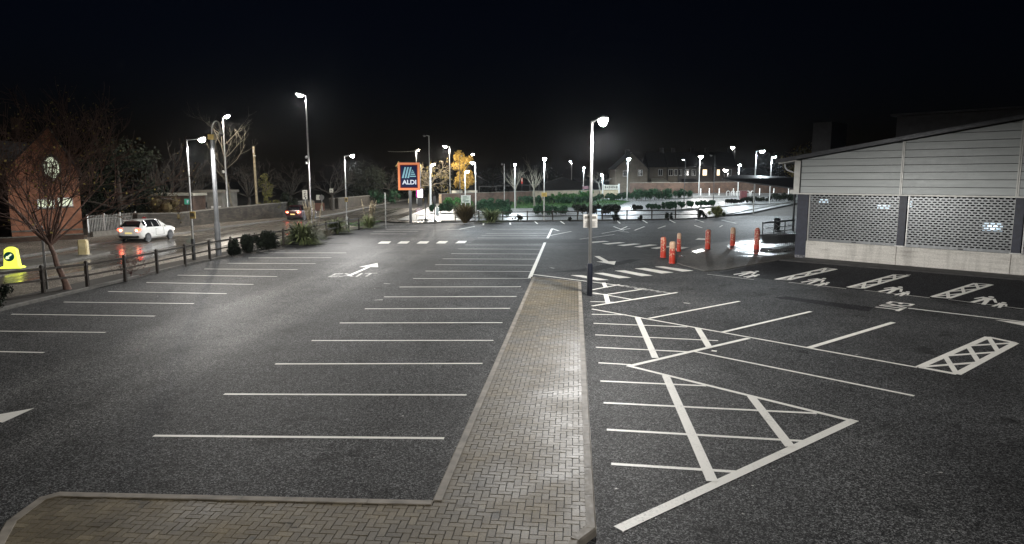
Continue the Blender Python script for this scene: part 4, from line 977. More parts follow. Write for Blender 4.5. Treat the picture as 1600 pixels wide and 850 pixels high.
def leafy_tree(name, label, p, seed, h, w, n, size, m, bark=None, trunk=.18, group=None, lobes=16, low=.18, cat='tree'):
    r = random.Random(seed); t = thing(name, label, cat, p, 0, group); tr = MB()
    tr.tube([(0, 0, -.1), (r.uniform(-.1, .1), 0, h*.35), (r.uniform(-.2, .2), 0, h*.8)], [trunk*1.3, trunk, trunk*.3], 8)
    for k in range(9):
        z = h*r.uniform(low+.08, .7); a = r.uniform(0, 6.28); tr.tube([(0, 0, z), (math.cos(a)*w*.25, math.sin(a)*w*.25, z+h*.1), (math.cos(a)*w*.42, math.sin(a)*w*.42, z+h*.14)], [trunk*.4, trunk*.25, .02], 5)
    tr.build('trunk', bark or B_dark, t, True); mb = MB()
    for _ in range(lobes):
        z = h*r.uniform(low, .92); f = (z/h-low)/(1-low); ww = w*.5*math.sqrt(max(.06, 1-((f-.38)/.66)**2)); a = r.uniform(0, 6.28); q = math.sqrt(r.random())
        c = Vector((math.cos(a)*ww*q*.8, math.sin(a)*ww*q*.8, z)); rad = w*r.uniform(.12, .24)
        for _ in range(n//lobes):
            d = Vector((r.gauss(0, 1), r.gauss(0, 1), r.gauss(0, .8))).normalized()*(r.random()**.4)*rad; p2 = c+d; u = Vector((r.gauss(0, 1), r.gauss(0, 1), r.gauss(0, 1))).normalized(); v = u.orthogonal().normalized(); s = size*r.uniform(.6, 1.3)
            mb.face([p2-u*s*.5, p2+v*s*.3, p2+u*s*.5, p2-v*s*.3])
    mb.build('foliage', m, t); return t
def at_top(px, py_b, py_t):                      # base point on terrain and height
    p = GT(px, py_b); return p, ZP(p.y, py_t)-p.z
# --- verge along the left of the car park
branch_tree('bare_tree', 'leaning bare street tree with a few yellow leaves in front of the brick house', G(106, 452, .1), 11, 7.6, .125, 1.75, mat('street_tree_bark', (.12, .072, .055), .9, var=.4, scale=10), .35, 4, (6, 5, 4), lean=(-.62, .1), leaves=L_aut, nleaf=620, lsize=.09, first=16, lenk=.62, up=.24, wob=.11, twig_r=.011)
for i, (px, pb, pt, w, lab) in enumerate(((366.5, 398.5, 376, 19, 'small round clipped bush, nearest of the three on the verge'), (386.5, 394, 369, 20, 'narrow upright clipped bush, middle of the three on the verge'), (416.5, 389, 363, 40, 'wide low clipped bush, farthest of the three on the verge'))):
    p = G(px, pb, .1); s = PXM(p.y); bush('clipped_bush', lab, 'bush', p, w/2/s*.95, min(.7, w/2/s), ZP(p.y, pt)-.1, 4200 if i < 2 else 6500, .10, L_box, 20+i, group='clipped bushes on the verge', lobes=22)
p = G(-4, 479, .1); bush('clipped_bush', 'dark clipped bush cut by the left picture edge on the verge', 'bush', p, .45, .45, .75, 1500, .09, L_box, 25, group='clipped bushes on the verge', lobes=16)
p = G(205, 432, .1); branch_tree('bare_shrub', 'reddish twiggy shrub growing through the verge fence', p, 27, 1.35, .03, .12, L_red and mat('red_bark', (.09, .045, .04), .9), .9, 3, (5, 4, 3), first=14, leaves=L_red, nleaf=260, lsize=.06, lenk=.6, cat='shrub', twig_r=.005)
for (px, pb, n, L, w, m, sd, dr, pls, plh, nm, lab) in ((472, 380, 620, 2.1, .06, L_strap, 31, .85, 0, 0, 'strap_leaf_plant', 'largest pale green strap leaf plant on the verge'), (525, 364, 420, 1.7, .055, L_strap, 32, .85, 0, 0, 'strap_leaf_plant', 'smaller pale green strap leaf plant beside the lamp post'),
        (489, 372, 520, 1.7, .018, L_bronze, 33, .7, 14, 2.75, 'pampas_grass', 'plumed pampas grass rising behind the big strap leaf plant'), (577, 356.5, 520, 1.6, .018, L_strap, 34, .6, 11, 2.6, 'pampas_grass', 'lone pampas grass with cream plumes near the road corner'),
        (508, 371, 300, 1.0, .016, L_bronze, 35, .7, 0, 0, 'grass_tuft', 'fine leaved grass tuft between the two strap leaf plants'),
        (727, 348.5, 520, 2.3, .045, L_bronze, 36, .35, 0, 0, 'spiky_plant', 'upright bronze spiky plant in front of the white notice board'), (768, 347.5, 460, 2.1, .05, L_strap, 37, .8, 0, 0, 'spiky_plant', 'arching green spiky plant at the rail fence')):
    blades(nm, lab, 'plant', G(px, pb, .06), n, L, w, m, sd, dr, pls, plh, up=.75 if nm == 'spiky_plant' and sd == 36 else .3)
# --- along and beyond the far rail fence
for i, (px, pb, pt, w, lab) in enumerate(((808, 344, 335, 18, 'low rounded bush under the rail fence below the bare young trees'), (962, 344.5, 333, 14, 'dark square bush under the rail fence right of the lamp notice'), (1000.5, 344, 336.5, 7, 'tiny dark bush at the foot of the rail fence'), (1045, 343.5, 331.5, 12, 'dark square bush under the right end of the rail fence'), (890.5, 345, 339.5, 6, 'smallest bush at the fence foot left of the lamp notice'))):
    p = G(px, pb, .05); s = PXM(p.y); bush('fence_bush', lab, 'bush', p, w/2/s, .35, ZP(p.y, pt)-.05, 900, .09, L_box, 40+i, group='small bushes under the far fence', lobes=12)
p = G(1119, 340); bush('variegated_bush', 'yellow and green variegated bush at the kerb corner', 'bush', p, 1.0, .9, 1.45, 2400, .11, L_yel, 46, lobes=18)
p = G(1097, 341); bush('dark_bush', 'dark bush beside the yellow variegated bush', 'bush', p, .7, .6, 1.0, 1300, .10, L_dark, 47, lobes=14)
HED = [(668, 716, 334, 318, 90, L_hedge, 'rounded green hedge at the road corner with a grey cabinet'), (716, 742, 334, 322, 82, L_hedge, 'dark hedge behind the white notice board'), (738, 800, 332, 316, 88, L_hedge, 'hedge between the two spiky plants'), (752, 802, 333, 323, 82, L_hedge, 'low front hedge right of the green spiky plant'),
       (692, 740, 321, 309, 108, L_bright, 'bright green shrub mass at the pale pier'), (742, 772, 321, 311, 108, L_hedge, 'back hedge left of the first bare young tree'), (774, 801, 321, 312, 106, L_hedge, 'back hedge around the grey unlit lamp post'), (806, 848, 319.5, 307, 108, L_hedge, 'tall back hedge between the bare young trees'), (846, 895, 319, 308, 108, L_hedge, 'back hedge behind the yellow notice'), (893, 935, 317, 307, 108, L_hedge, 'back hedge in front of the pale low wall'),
       (832, 892, 332.5, 322, 84, L_hedge, 'front hedge left of the lamp notice'), (892, 972, 333, 320, 84, L_dark, 'broad dark hedge behind the lamp notice'), (930, 972, 313, 303, 112, L_hedge, 'back hedge below the long sign board'), (970, 992, 313, 301.5, 112, L_hedge, 'back hedge at the foot of the gable house lamp'), (990, 1020, 312, 296.5, 110, L_hedge, 'tall rounded hedge left of the rectangular ones'), (1018, 1050, 310, 296, 110, L_hedge, 'rectangular hedge in front of the brick wall'), (1050, 1086, 309, 296.5, 112, L_hedge, 'right rectangular hedge ending before the bright lamp'),
       (984, 1004, 327.5, 320.5, 92, L_dark, 'small sprig of hedge beyond the rail fence'), (1008, 1035, 327.5, 318.5, 92, L_hedge, 'kerbside hedge left of the slim lamp post'), (1033, 1070, 326.5, 316, 92, L_hedge, 'kerbside hedge at the slim lamp post'), (1070, 1092, 325.5, 314.5, 94, L_hedge, 'kerbside hedge right of the slim lamp post'), (1090, 1119, 323.5, 313, 96, L_hedge, 'kerbside hedge by the unlit lamp post'),
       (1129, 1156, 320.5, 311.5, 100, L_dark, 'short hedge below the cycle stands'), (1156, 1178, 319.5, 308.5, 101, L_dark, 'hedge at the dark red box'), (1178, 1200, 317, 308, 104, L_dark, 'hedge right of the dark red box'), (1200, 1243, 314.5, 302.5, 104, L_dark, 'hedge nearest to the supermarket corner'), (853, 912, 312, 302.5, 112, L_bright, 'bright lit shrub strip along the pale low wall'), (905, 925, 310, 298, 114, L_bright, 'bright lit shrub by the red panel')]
for i, (x0, x1, pb, pt, Y, m, lab) in enumerate(HED):
    p = AT((x0+x1)/2, Y, 0); p.z = T(p.x, p.y)+.03; s = PXM(Y, p.z); zb = ZP(Y, pb); h = max(.55, ZP(Y, pt)-p.z)
    bush('hedge', lab, 'hedge', p, (x1-x0)/2/s*1.02, .75, h, int(1200+45*(x1-x0)), .24, m, 100+i, 'box', group='hedges beyond the rail fence', lobes=int(8+(x1-x0)*.5))
for (px, Y, pt, sd, lab) in ((805.5, 104, 248, 61, 'bare young tree next to a lit lamp, left of the pair'), (834.5, 104, 246, 62, 'bare young tree right of the pair, before the white rail')):
    p = AT(px, Y, T(0, Y)); p.z = T(p.x, Y); branch_tree('bare_young_tree', lab, p, sd, ZP(Y, pt)-p.z, .17, 2.6, B_pale, .3, 3, (3, 3), first=9, group='bare young trees', lenk=.6, up=.5, twig_r=.012)
p = AT(940, 126, 0); p.z = T(p.x, 126); branch_tree('bare_tree', 'small bare tree lit blue white by the lamp at the sign board', p, 63, ZP(126, 262)-p.z, .15, 2.4, B_pale, .8, 3, (4, 4), first=10, lenk=.62, twig_r=.02, lean=(-.6, 0))
# lit willow and golden tree near the junction
p = AT(672, 124, 0); branch_tree('willow_tree', 'wide bare willow lit warm white behind the totem sign', p, 64, ZP(124, 236), .35, 3.2, mat('willow_bark', (.19, .16, .115), .85, var=.4, scale=4), .9, 4, (5, 4, 3), first=11, lenk=.62, up=-.35, leaves=L_aut, nleaf=700, lsize=.22, twig_r=.03)
p = AT(725, 130, 0); leafy_tree('golden_tree', 'upright golden autumn tree glowing under the street lamps', p, 65, ZP(130, 234), 4.2, 5200, .34, L_gold, B_brown, .22, lobes=26, low=.30)
p = AT(1250, 150, 0); leafy_tree('lit_tree', 'dim olive tree standing behind the supermarket eaves', p, 66, ZP(150, 221), 9, 2600, .5, L_aut, B_brown, .3, lobes=22, low=.4)
# --- behind the road wall on the left
p = AT(365, 74, 0); branch_tree('pale_tree', 'tall pale barked bare tree with one sided branches behind the stone wall', p, 67, ZP(74, 192), .16, 3.0, mat('birch_bark', (.10, .09, .068), .85, var=.5, scale=4), .4, 3, (3, 3), first=11, ctr=True, lean=(-.28, 0), lenk=.55, up=.5, twig_r=.010, wob=.08)
p = AT(416, 77, 0); leafy_tree('yellow_evergreen', 'small yellowish evergreen behind the stone wall', p, 68, ZP(77, 268), 3.0, 1500, .22, leafmat('olive_leaf', (.02, .024, .008), (.16, .15, .05)), B_dark, .12, lobes=14, low=.12)
DT = [('leafy', 190, 66, 226, 9.0, 71, 'broad dark evergreen tree beside the brick house'), ('leafy', 150, 72, 258, 7.0, 72, 'dark rounded tree close to the gable of the brick house'), ('bare', 262, 72, 228, 0, 73, 'bare dark tree behind the flat roofed sheds'), ('bare', 308, 84, 250, 0, 74, 'bare dark tree behind the camera mast'), ('bare', 455, 92, 248, 0, 75, 'bare dark tree left of the tallest lamp post'), ('bare', 520, 96, 240, 0, 76, 'bare dark tree left of the side arm lamp'), ('leafy', 575, 120, 262, 9, 77, 'dark leafy tree above the long garden wall'), ('bare', 610, 126, 252, 0, 78, 'bare dark tree left of the totem sign'), ('leafy', 640, 150, 255, 10, 79, 'dark leafy tree behind the totem sign'), ('bare', 390, 86, 240, 0, 80, 'bare dark tree behind the telegraph pole'), ('bare', 8, 62, 205, 0, 81, 'bare dark tree left of the brick house'),
      ('leafy', 690, 160, 262, 8, 82, 'dark tree under the tall lamp by the golden tree'), ('leafy', 770, 165, 262, 9, 83, 'dark tree right of the golden tree'), ('leafy', 855, 180, 266, 9, 84, 'dark far tree behind the yellow notice lamp'), ('leafy', 1215, 175, 238, 12, 85, 'dark far tree behind the eaves lamp')]
for (k, px, Y, pt, w, sd, lab) in DT:
    p = AT(px, Y, 0); p.z = T(p.x, Y)
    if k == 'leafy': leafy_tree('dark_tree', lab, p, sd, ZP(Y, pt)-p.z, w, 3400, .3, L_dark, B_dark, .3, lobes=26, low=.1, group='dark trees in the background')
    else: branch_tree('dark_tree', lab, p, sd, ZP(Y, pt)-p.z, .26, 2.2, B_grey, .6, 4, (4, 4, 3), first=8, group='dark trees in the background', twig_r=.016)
for (px, Y, pt, w, m, sd, lab) in ((235, 64, 306, 3.2, L_dark, 91, 'dark scrub between the palisade fence and the wall'), (262, 62.5, 305, 3.0, L_bronze, 92, 'brown scrub in front of the flat roofed shed'), (585, 118, 296, 3.6, L_hedge, 93, 'bright green ivy mound on the long garden wall'), (612, 122, 297, 2.6, L_hedge, 94, 'small dark ivy mound at the end of the garden wall'), (450, 80, 303, 2.6, L_dark, 95, 'dark shrub poking over the stone wall'), (150, 55, 345, 1.6, L_dark, 96, 'dark shrub at the foot of the palisade fence')):
    p = AT(px, Y, 0); bush('shrub', lab, 'shrub', p, w/2*1.1, .8, ZP(Y, pt), 1300, .2, m, sd, lobes=12)
# ================================================================== FENCES, WALLS, SIGNS, CARS, HOUSES
M_timber = mat('dark_timber', (.035, .028, .022), .7, var=.4, scale=8)
M_timb2 = mat('weathered_timber', (.13, .10, .07), .8, var=.35, scale=7)
def rail_fence(label, pts, h, rails, pw=.11, m=None, group=None):
    o = pts[0]; t = thing('rail_fence', label, 'fence', o, 0, group)
    q = [p-o for p in pts]; m = m or M_timber
    for p in q:
        MB().box((p.x, p.y, p.z+h/2-.1), (pw, pw, h+.2)).lathe([(pw*.62, h), (pw*.5, h+.04), (.02, h+.06)], 8, (p.x, p.y, p.z)).build('post', m, t)
    for rz_, rh in rails:
        for a, b in zip(q, q[1:]):
            d = (b-a); L = d.length; ang = math.atan2(d.y, d.x)
            c = (a+b)/2; MB().box((c.x, c.y, c.z+rz_), (L-.01, .05, rh), Matrix.Rotation(ang, 3, 'Z')).build('rail', m, t)
    return t
FP = [G(68, 457, .1), G(137, 448, .1), G(196, 436.5, .1), G(246, 424, .1), G(289.7, 413.3, .1), G(328, 405, .1)]
def fill(a, b, n): return [a.lerp(b, k/n) for k in range(1, n+1)]
FP = [FP[0]+(FP[0]-FP[1])]+FP+fill(FP[-1], G(443, 382, .1), 4)+fill(G(443, 382, .1), G(561, 357.6, .1), 6)
rail_fence('long dark rail fence along the planted verge beside the road', FP, 1.02, ((.92, .09), (.48, .07)))
fpx = [711, 748, 785.5, 824, 863.6, 902.7, 941.5, 980, 1019, 1056, 1092]
rail_fence('dark rail fence across the far end of the car park', [G(x, 347-(x-711)*.0145, .03)+Vector((0, .25, 0)) for x in fpx], 1.02, ((.95, .10), (.48, .08)), .12)
gt = thing('guard_rail', 'low grey hoop rail at the road corner right of the totem sign', 'guard rail', G(678, 348.5))
w = G(688, 348.5).x-G(668.5, 348.5).x
hp = [(-w*2.3, 6.5, .72), (-w*1.6, 2.0, .72), (-w/2, .2, .72), (w/2, 0, .72), (w/2, 0, -.05)]
MB().tube(hp, .035, 8).build('rail', M_galv, gt, True)
for x, y in ((-w/2, .2), (-w*1.6, 2.0)): MB().tube([(x, y, -.05), (x, y, .72)], .03, 8).build('post', M_galv, gt, True)
# --- stone wall along the road, gate piers
M_stone = bricks('stone_wall', (.036, .030, .023), (.072, .06, .045), (.02, .017, .014), scale=.55)
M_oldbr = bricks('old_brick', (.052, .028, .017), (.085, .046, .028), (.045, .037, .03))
M_brown = bricks('brown_brick', (.07, .042, .03), (.11, .068, .047), (.06, .05, .045))
M_cope = mat('stone_coping', (.15, .14, .12), .85, var=.3, scale=4)
def wall(label, pts, hs, th, m, cope=.10, name='garden_wall'):
    o = pts[0]; t = thing(name, label, 'wall', o); q = [p-o for p in pts]; n = len(q); body = MB(); cp = MB()
    for mb, w, lo, hi in ((body, th, [-.2]*n, hs), (cp, th+.10, hs, [h+cope for h in hs])):
        vs = []
        for i, p in enumerate(q):
            d = (q[min(i+1, n-1)]-q[max(i-1, 0)]).normalized(); s = Vector((-d.y, d.x, 0))*w/2
            for sgn, z in ((-1, lo[i]), (1, lo[i]), (1, hi[i]+.002), (-1, hi[i]+.002)): vs.append((p.x+s.x*sgn, p.y+s.y*sgn, p.z+z))
        fs = [(0, 1, 2, 3), tuple((n-1)*4+k for k in (3, 2, 1, 0))]
        for i in range(n-1):
            for k in range(4): fs.append((i*4+k, (i+1)*4+k, (i+1)*4+(k+1) % 4, i*4+(k+1) % 4))
        mb.add(vs, [f for f in fs])
    for mb, nm, mm in ((body, 'wall_body', m), (cp, 'coping', M_cope)):
        if nm == 'coping' and not cope: continue
        ob = mb.build(nm, mm, t); bm = bmesh.new(); bm.from_mesh(ob.data); bmesh.ops.recalc_face_normals(bm, faces=bm.faces); bm.to_mesh(ob.data); bm.free()
    return t
def wh(p, py): return ZP(p.y, py)-.1
a = [G(213, 365), G(280, 356.5), G(350, 349), G(440, 341), G(479, 335)]
wall('old stone boundary wall along the far footway behind the cars', a, [wh(a[0], 333), wh(a[1], 332), wh(a[2], 324), wh(a[3], 316), wh(a[4], 313)], .4, M_stone)
a = [G(527, 327.5), G(560, 323), G(600, 317), G(622, 314)]
wall('long ivy topped garden wall running to the totem sign', a, [wh(a[0], 309), wh(a[1], 306.5), wh(a[2], 303), wh(a[3], 302)], .4, M_stone)
for (px, pb, pt, lab) in ((486, 332.5, 315, 'pale stone gate pier at the end of the stone wall'), (519, 328.5, 311, 'dark stone gate pier at the start of the long garden wall')):
    p = G(px, pb); h = ZP(p.y, pt); t = thing('gate_pier', lab, 'gate pier', p)
    MB().box((0, 0, h/2-.1), (.55, .55, h+.2)).build('shaft', M_stone if 'dark' in lab else mat('pale_stone', (.30, .27, .22), .85, var=.3), t, bevel=.02); MB().box((0, 0, h+.06), (.72, .72, .13)).lathe([(.4, h+.125), (.02, h+.32)], 4).build('cap', M_cope, t)
p = G(500, 330.5); gq = thing('timber_gate', 'reddish brown timber gate half open between the stone piers', 'gate', p, R(25))
for k in range(9): pass
pl = MB()
for k in range(9): pl.box((-.55+.14*k, 0, .62), (.125, .03, 1.1))
pl.build('board_panel', mat('red_timber', (.12, .05, .03), .7), gq); MB().box((0, .035, .25), (1.2, .04, .10)).box((0, .035, 1.0), (1.2, .04, .10)).build('ledge', M_timb2, gq)
# --- signs
M_sign = mat('sign_white', (.55, .55, .50), .5, var=.1); M_blk = mat('sign_black', (.03, .03, .032), .6); M_red1 = mat('sign_red', (.45, .03, .03), .45); M_blue = mat('sign_blue', (.02, .07, .22), .4)
def post_sign(name, label, px, pb, px_, py0, py1, wpx, faces, Y=None, post=M_galv, cat='sign', r=.035):
    p = G(px, pb) if Y is None else AT(px, Y, 0)
    if Y is not None: p.z = T(p.x, Y)
    s = PXM(p.y); z0, z1 = ZP(p.y, py1)-p.z, ZP(p.y, py0)-p.z; w = wpx/s
    t = thing(name, label, cat, p); MB().tube([(0, 0, -.1), (0, 0, z1)], r, 8).build('post', post, t, True)
    faces(t, w, z0, z1); return t
def f_board(rows, m=None, ink=None):
    def f(t, w, z0, z1):
        b = MB().box((0, -.055, (z0+z1)/2), (w, .03, z1-z0)).build('board', m or M_sign, t, bevel=.006); mb = MB()
        for (x, y, ww, hh) in rows: mb.box((x*w, -.073, z0+y*(z1-z0)), (ww*w, .008, hh*(z1-z0)))
        if rows: mb.build('print', ink or M_blk, b)
    return f
post_sign('notice_sign', 'tall white notice with bold dark marks in front of the stone wall', 478, 337, 0, 297, 311.5, 7.5, f_board([(0, .82, .5, .08), (.1, .66, .35, .08), (-.15, .58, .2, .16), (.05, .45, .5, .07), (-.1, .3, .3, .1), (.12, .16, .22, .2)]))
post_sign('notice_sign', 'small white notch bottomed notice in the dark beyond the gate', 519, 0, 0, 294.5, 303, 6, f_board([(0, .14, .5, .28), (0, .62, .45, .1)]), Y=96, post=M_blk)
post_sign('road_sign', 'round grey backed road sign beside the timber gate', 503.5, 331, 0, 304, 313, 8, lambda t, w, z0, z1: (MB().lathe([(w/2, -.012), (w/2, .012)], 20).xf(Matrix.Translation((0, -.06, (z0+z1)/2)) @ Matrix.Rotation(R(90), 4, 'X')).build('disc', mat('sign_back', (.12, .12, .12), .5), t), MB().box((-w*.7, -.05, (z0+z1)/2), (w*.7, .02, (z1-z0)*.9)).build('side_plate', M_sign, t)))
post_sign('road_sign', 'small red and white round road sign seen over the white car roof', 227.5, 366, 0, 338.5, 347, 8, lambda t, w, z0, z1: (MB().lathe([(w/2, -.012), (w/2, .012)], 20).xf(Matrix.Translation((0, -.06, (z0+z1)/2)) @ Matrix.Rotation(R(90), 4, 'X')).build('disc', M_red1, t), MB().box((0, -.078, (z0+z1)/2-.02), (w*.62, .01, (z1-z0)*.26)).build('white_bar', M_sign, t)))
post_sign('road_sign', 'grey post with a small round blue sign standing among the bare tree branches', 74, 455, 0, 353, 366, 11, lambda t, w, z0, z1: (MB().lathe([(w/2, -.012), (w/2, .012)], 20).xf(Matrix.Translation((-.05, -.06, (z0+z1)/2)) @ Matrix.Rotation(R(90), 4, 'X')).build('disc', M_blue, t), MB().box((-.05, -.078, (z0+z1)/2), (w*.5, .01, w*.12), Matrix.Rotation(R(40), 3, 'Y')).build('arrow', M_sign, t)), r=.045)
sp = G(603, 356.5); sl = thing('slim_post', 'slim silver post at the car park edge left of the totem sign', 'post', sp); h = ZP(sp.y, 302)
MB().tube([(0, 0, -.1), (0, 0, h)], .045, 10).build('pole', M_galv, sl, True); MB().lathe([(.05, h), (.05, h+.05), (.01, h+.08)], 10).build('cap', M_galv, sl)
for (px, pb, pt, lab) in ((665, 345.5, 310, 'dark signal post left of the tall pale pole'), (679.5, 348, 307, 'dark signal post in front of the corner hedge')):
    p = G(px, pb); h = ZP(p.y, pt); t = thing('signal_post', lab, 'signal post', p); MB().tube([(0, 0, -.1), (0, 0, h)], .055, 10).build('pole', M_dark, t, True)
    MB().box((0, -.1, h-.25), (.22, .18, .62)).build('signal_head', M_dark, t, bevel=.02)
    hood = MB()
    for k in range(3): hood.lathe([(.07, 0), (.07, .10)], 10).xf(Matrix.Identity(4))
    MB().box((0, 0, .12), (.2, .2, .3)).build('base_section', M_dark, t, bevel=.02)
rp = thing('ramp_mat', 'flat dark rubber ramp lying on the bright wet road', 'ramp', G(664, 344.2)); MB().box((0, 0, .05), (1.7, .5, .09), taper=.86).build('body', M_dark, rp, bevel=.02); MB().box((0, 0, .10), (1.3, .06, .02)).build('ridge', M_blk, rp)
cb = thing('street_cabinet', 'pale grey street cabinet against the corner hedge', 'cabinet', G(683.5, 336)); h = .95
MB().box((0, 0, h/2), (.36, .35, h)).build('body', mat('cabinet_grey', (.32, .36, .36), .5), cb, bevel=.02); MB().box((0, 0, h+.02), (.42, .4, .05)).build('lid', M_galv, cb); MB().box((0, -.18, h*.5), (.30, .012, h*.8)).build('door', mat('cabinet_grey2', (.26, .30, .30), .5), cb)
# --- totem sign
tp = G(641, 350); s = PXM(tp.y); zb, zt = ZP(tp.y, 297.2), ZP(tp.y, 254); SW = 34.6/s; SHt = zt-zb
tot = thing('totem_sign', 'tall supermarket totem sign with orange framed navy panel on a dark pole', 'totem sign', tp, R(-6))
MB().box((.05, 0, zb/2), (.24, .20, zb+.1)).build('pole', M_dark, tot, bevel=.02); MB().box((.05, 0, .04), (.6, .6, .1)).build('base_plate', M_dark, tot)
M_or = emit('lit_orange', (.70, .23, .10), .50, .3); M_rd = emit('lit_red', (.10, .006, .008), .3, .4); M_nv = emit('lit_navy', (.005, .012, .062), .40, .15); M_wl = emit('lit_white', (.60, .66, .76), .42, .3); M_cy = emit('lit_cyan', (.22, .42, .50), .42, .3)
MB().box((0, 0, zb+SHt/2), (SW, .30, SHt)).build('cabinet', M_dark, tot, bevel=.03)
def ring(x0, z0, x1, z1, w, y0, y1):
    mb = MB(); ym = (y0+y1)/2; dy = y1-y0
    mb.box(((x0+x1)/2, ym, z0+w/2), (x1-x0, dy, w)).box(((x0+x1)/2, ym, z1-w/2), (x1-x0, dy, w)).box((x0+w/2, ym, (z0+z1)/2), (w, dy, z1-z0-2*w)).box((x1-w/2, ym, (z0+z1)/2), (w, dy, z1-z0-2*w)); return mb
x0, x1 = -SW/2, SW/2; bo = SW*.095
ring(x0+.01, zb+.01, x1-.01, zt-.01, bo, -.175, -.148).build('orange_frame', M_or, tot)
ring(x0+bo, zb+bo, x1-bo, zt-bo, SW*.045, -.170, -.148).build('red_border', M_rd, tot)
b2 = bo+SW*.04
pn = MB().box((0, -.157, zb+SHt/2), (SW-2*b2, .012, SHt-2*b2)).build('navy_panel', M_nv, tot)
U = lambda u, v: (x0+SW*u, zb+SHt*(1-v))          # u right, v down, 0..1 over the sign
def poly(pts, y, th): 
    v = [(*U(*p),) for p in pts]; n = len(v); mb = MB()
    mb.add([(a_, y, c_) for a_, c_ in v]+[(a_, y+th, c_) for a_, c_ in v], [tuple(range(n)), tuple(range(2*n-1, n-1, -1))]+[(k, n+k, n+(k+1) % n, (k+1) % n) for k in range(n)])
    return mb
lg = MB()
for k in range(3):
    u = .18+.125*k; lg2 = poly([(u, .56), (u+.075, .56), (u+.205, .165), (u+.13, .165)], -.172, .010); lg.add(lg2.v, lg2.f)
for (ua, ub, va, vb, ta, tb_) in ((.545, .83, .515, .475, .012, .022), (.575, .79, .44, .40, .012, .02), (.605, .75, .365, .325, .012, .02), (.635, .705, .30, .265, .012, .02)):
    lg2 = poly([(ua, va), (ub, va), (ub-tb_, vb), (ua+ta, vb)], -.172, .010); lg.add(lg2.v, lg2.f)
lo = lg.build('emblem', M_cy, tot)
pts, fs = text_mesh('ALDI', .028, 4); tx = MB(); o0 = U(.19, .79); o1 = U(.83, .625)
tx.add([(o0[0]+(o1[0]-o0[0])*a, -.172, o0[1]+(o1[1]-o0[1])*b) for a, b in pts], fs); tx.build('lettering', M_wl, tot)
for o in (lo,): 
    bm = bmesh.new(); bm.from_mesh(o.data); bmesh.ops.recalc_face_normals(bm, faces=bm.faces); bm.to_mesh(o.data); bm.free()
# --- advert screen
ap = AT(656, 112, 0); ad = thing('advert_screen', 'glowing pink and white advert screen beside the road under the totem sign', 'advert screen', ap, R(-5)); z0, z1 = ZP(112, 309), ZP(112, 295)
MB().box((0, 0, z0/2), (.7, .25, z0)).build('plinth', M_dark, ad); MB().box((0, 0, (z0+z1)/2), (1.25, .22, z1-z0+.12)).build('cabinet', M_dark, ad, bevel=.02)
sc_ = MB().box((.12, -.12, (z0+z1)/2), (.80, .02, z1-z0-.1)).build('screen', emit('screen_pink', (1.0, .80, .95), 2.2), ad); MB().box((-.42, -.12, (z0+z1)/2), (.24, .02, z1-z0-.1)).build('screen_band', emit('screen_purple', (.35, .03, .22), .9), ad)
MB().box((.08, -.135, (z0+z1)/2+.02), (.12, .01, .30)).box((.26, -.135, (z0+z1)/2-.02), (.16, .01, .26)).build('print', emit('screen_dark', (.10, .05, .12), .2), sc_)
# --- white notice board, yellow notice, long sign board
p = GT(728, 331.5); s = PXM(p.y); z0, z1 = ZP(p.y, 317)-p.z, ZP(p.y, 306)-p.z; w = 14.6/s
t = thing('notice_board', 'white framed notice board on two legs behind the bronze spiky plant', 'notice board', p)
for sx in (-1, 1): MB().box((sx*w*.47, 0, z1/2), (.10, .08, z1)).build('leg', M_polew, t)
M_pale = mat('pale_green_panel', (.55, .62, .55), .5, var=.12)
b = MB().box((0, -.02, (z0+z1)/2), (w*.90, .03, z1-z0)).build('board', M_pale, t); MB().box((0, -.02, z1+.04), (w*1.03, .10, .08)).build('top_rail', M_polew, t)
pr = MB()
for k, (a, c) in enumerate(((.42, -.1), (.6, 0), (.3, -.15), (.66, 0), (.5, .05))): pr.box((c*w, -.037, z1-.12-(z1-z0)*.175*k), (a*w, .006, (z1-z0)*.085))
pr.build('print', mat('green_print', (.10, .17, .14), .6), b)
q = GT(850, 345); z = ZP(q.y, 304); t = thing('yellow_notice', 'small yellow notice plate fixed to a lit lamp post at the fence', 'notice', (q.x, q.y-.10, z-.22))
MB().box((0, 0, .22), (.56, .02, .42)).build('plate', mat('bright_yellow', (.60, .42, .09), .5), t, bevel=.006); MB().box((0, -.012, .29), (.40, .006, .06)).box((0, -.012, .17), (.34, .006, .05)).build('print', mat('dark_print', (.10, .08, .05)), t)
Yb = 116; pa = AT(954, Yb, 0); pa.z = T(pa.x, Yb); s = PXM(Yb, pa.z); z0, z1 = ZP(Yb, 296.5)-pa.z, ZP(Yb, 289)-pa.z; w = 22/s
t = thing('sign_board', 'long white sign board with dark lettering above the pale low wall', 'sign board', pa)
for sx in (-1, 1): MB().box((sx*w*.58, 0, (z1+.2)/2), (.22, .2, z1+.2)).build('post', M_polew, t)
b = MB().box((0, -.05, (z0+z1)/2), (w*1.02, .06, z1-z0)).build('board', mat('sign_cream', (.62, .62, .55), .5), t); pr = MB()
for k in range(7): pr.box((-w*.40+w*.135*k, -.084, (z0+z1)/2+.03), (w*.075, .01, (z1-z0)*(.34 if k % 2 else .48)))
pr.build('print', M_blk, b)
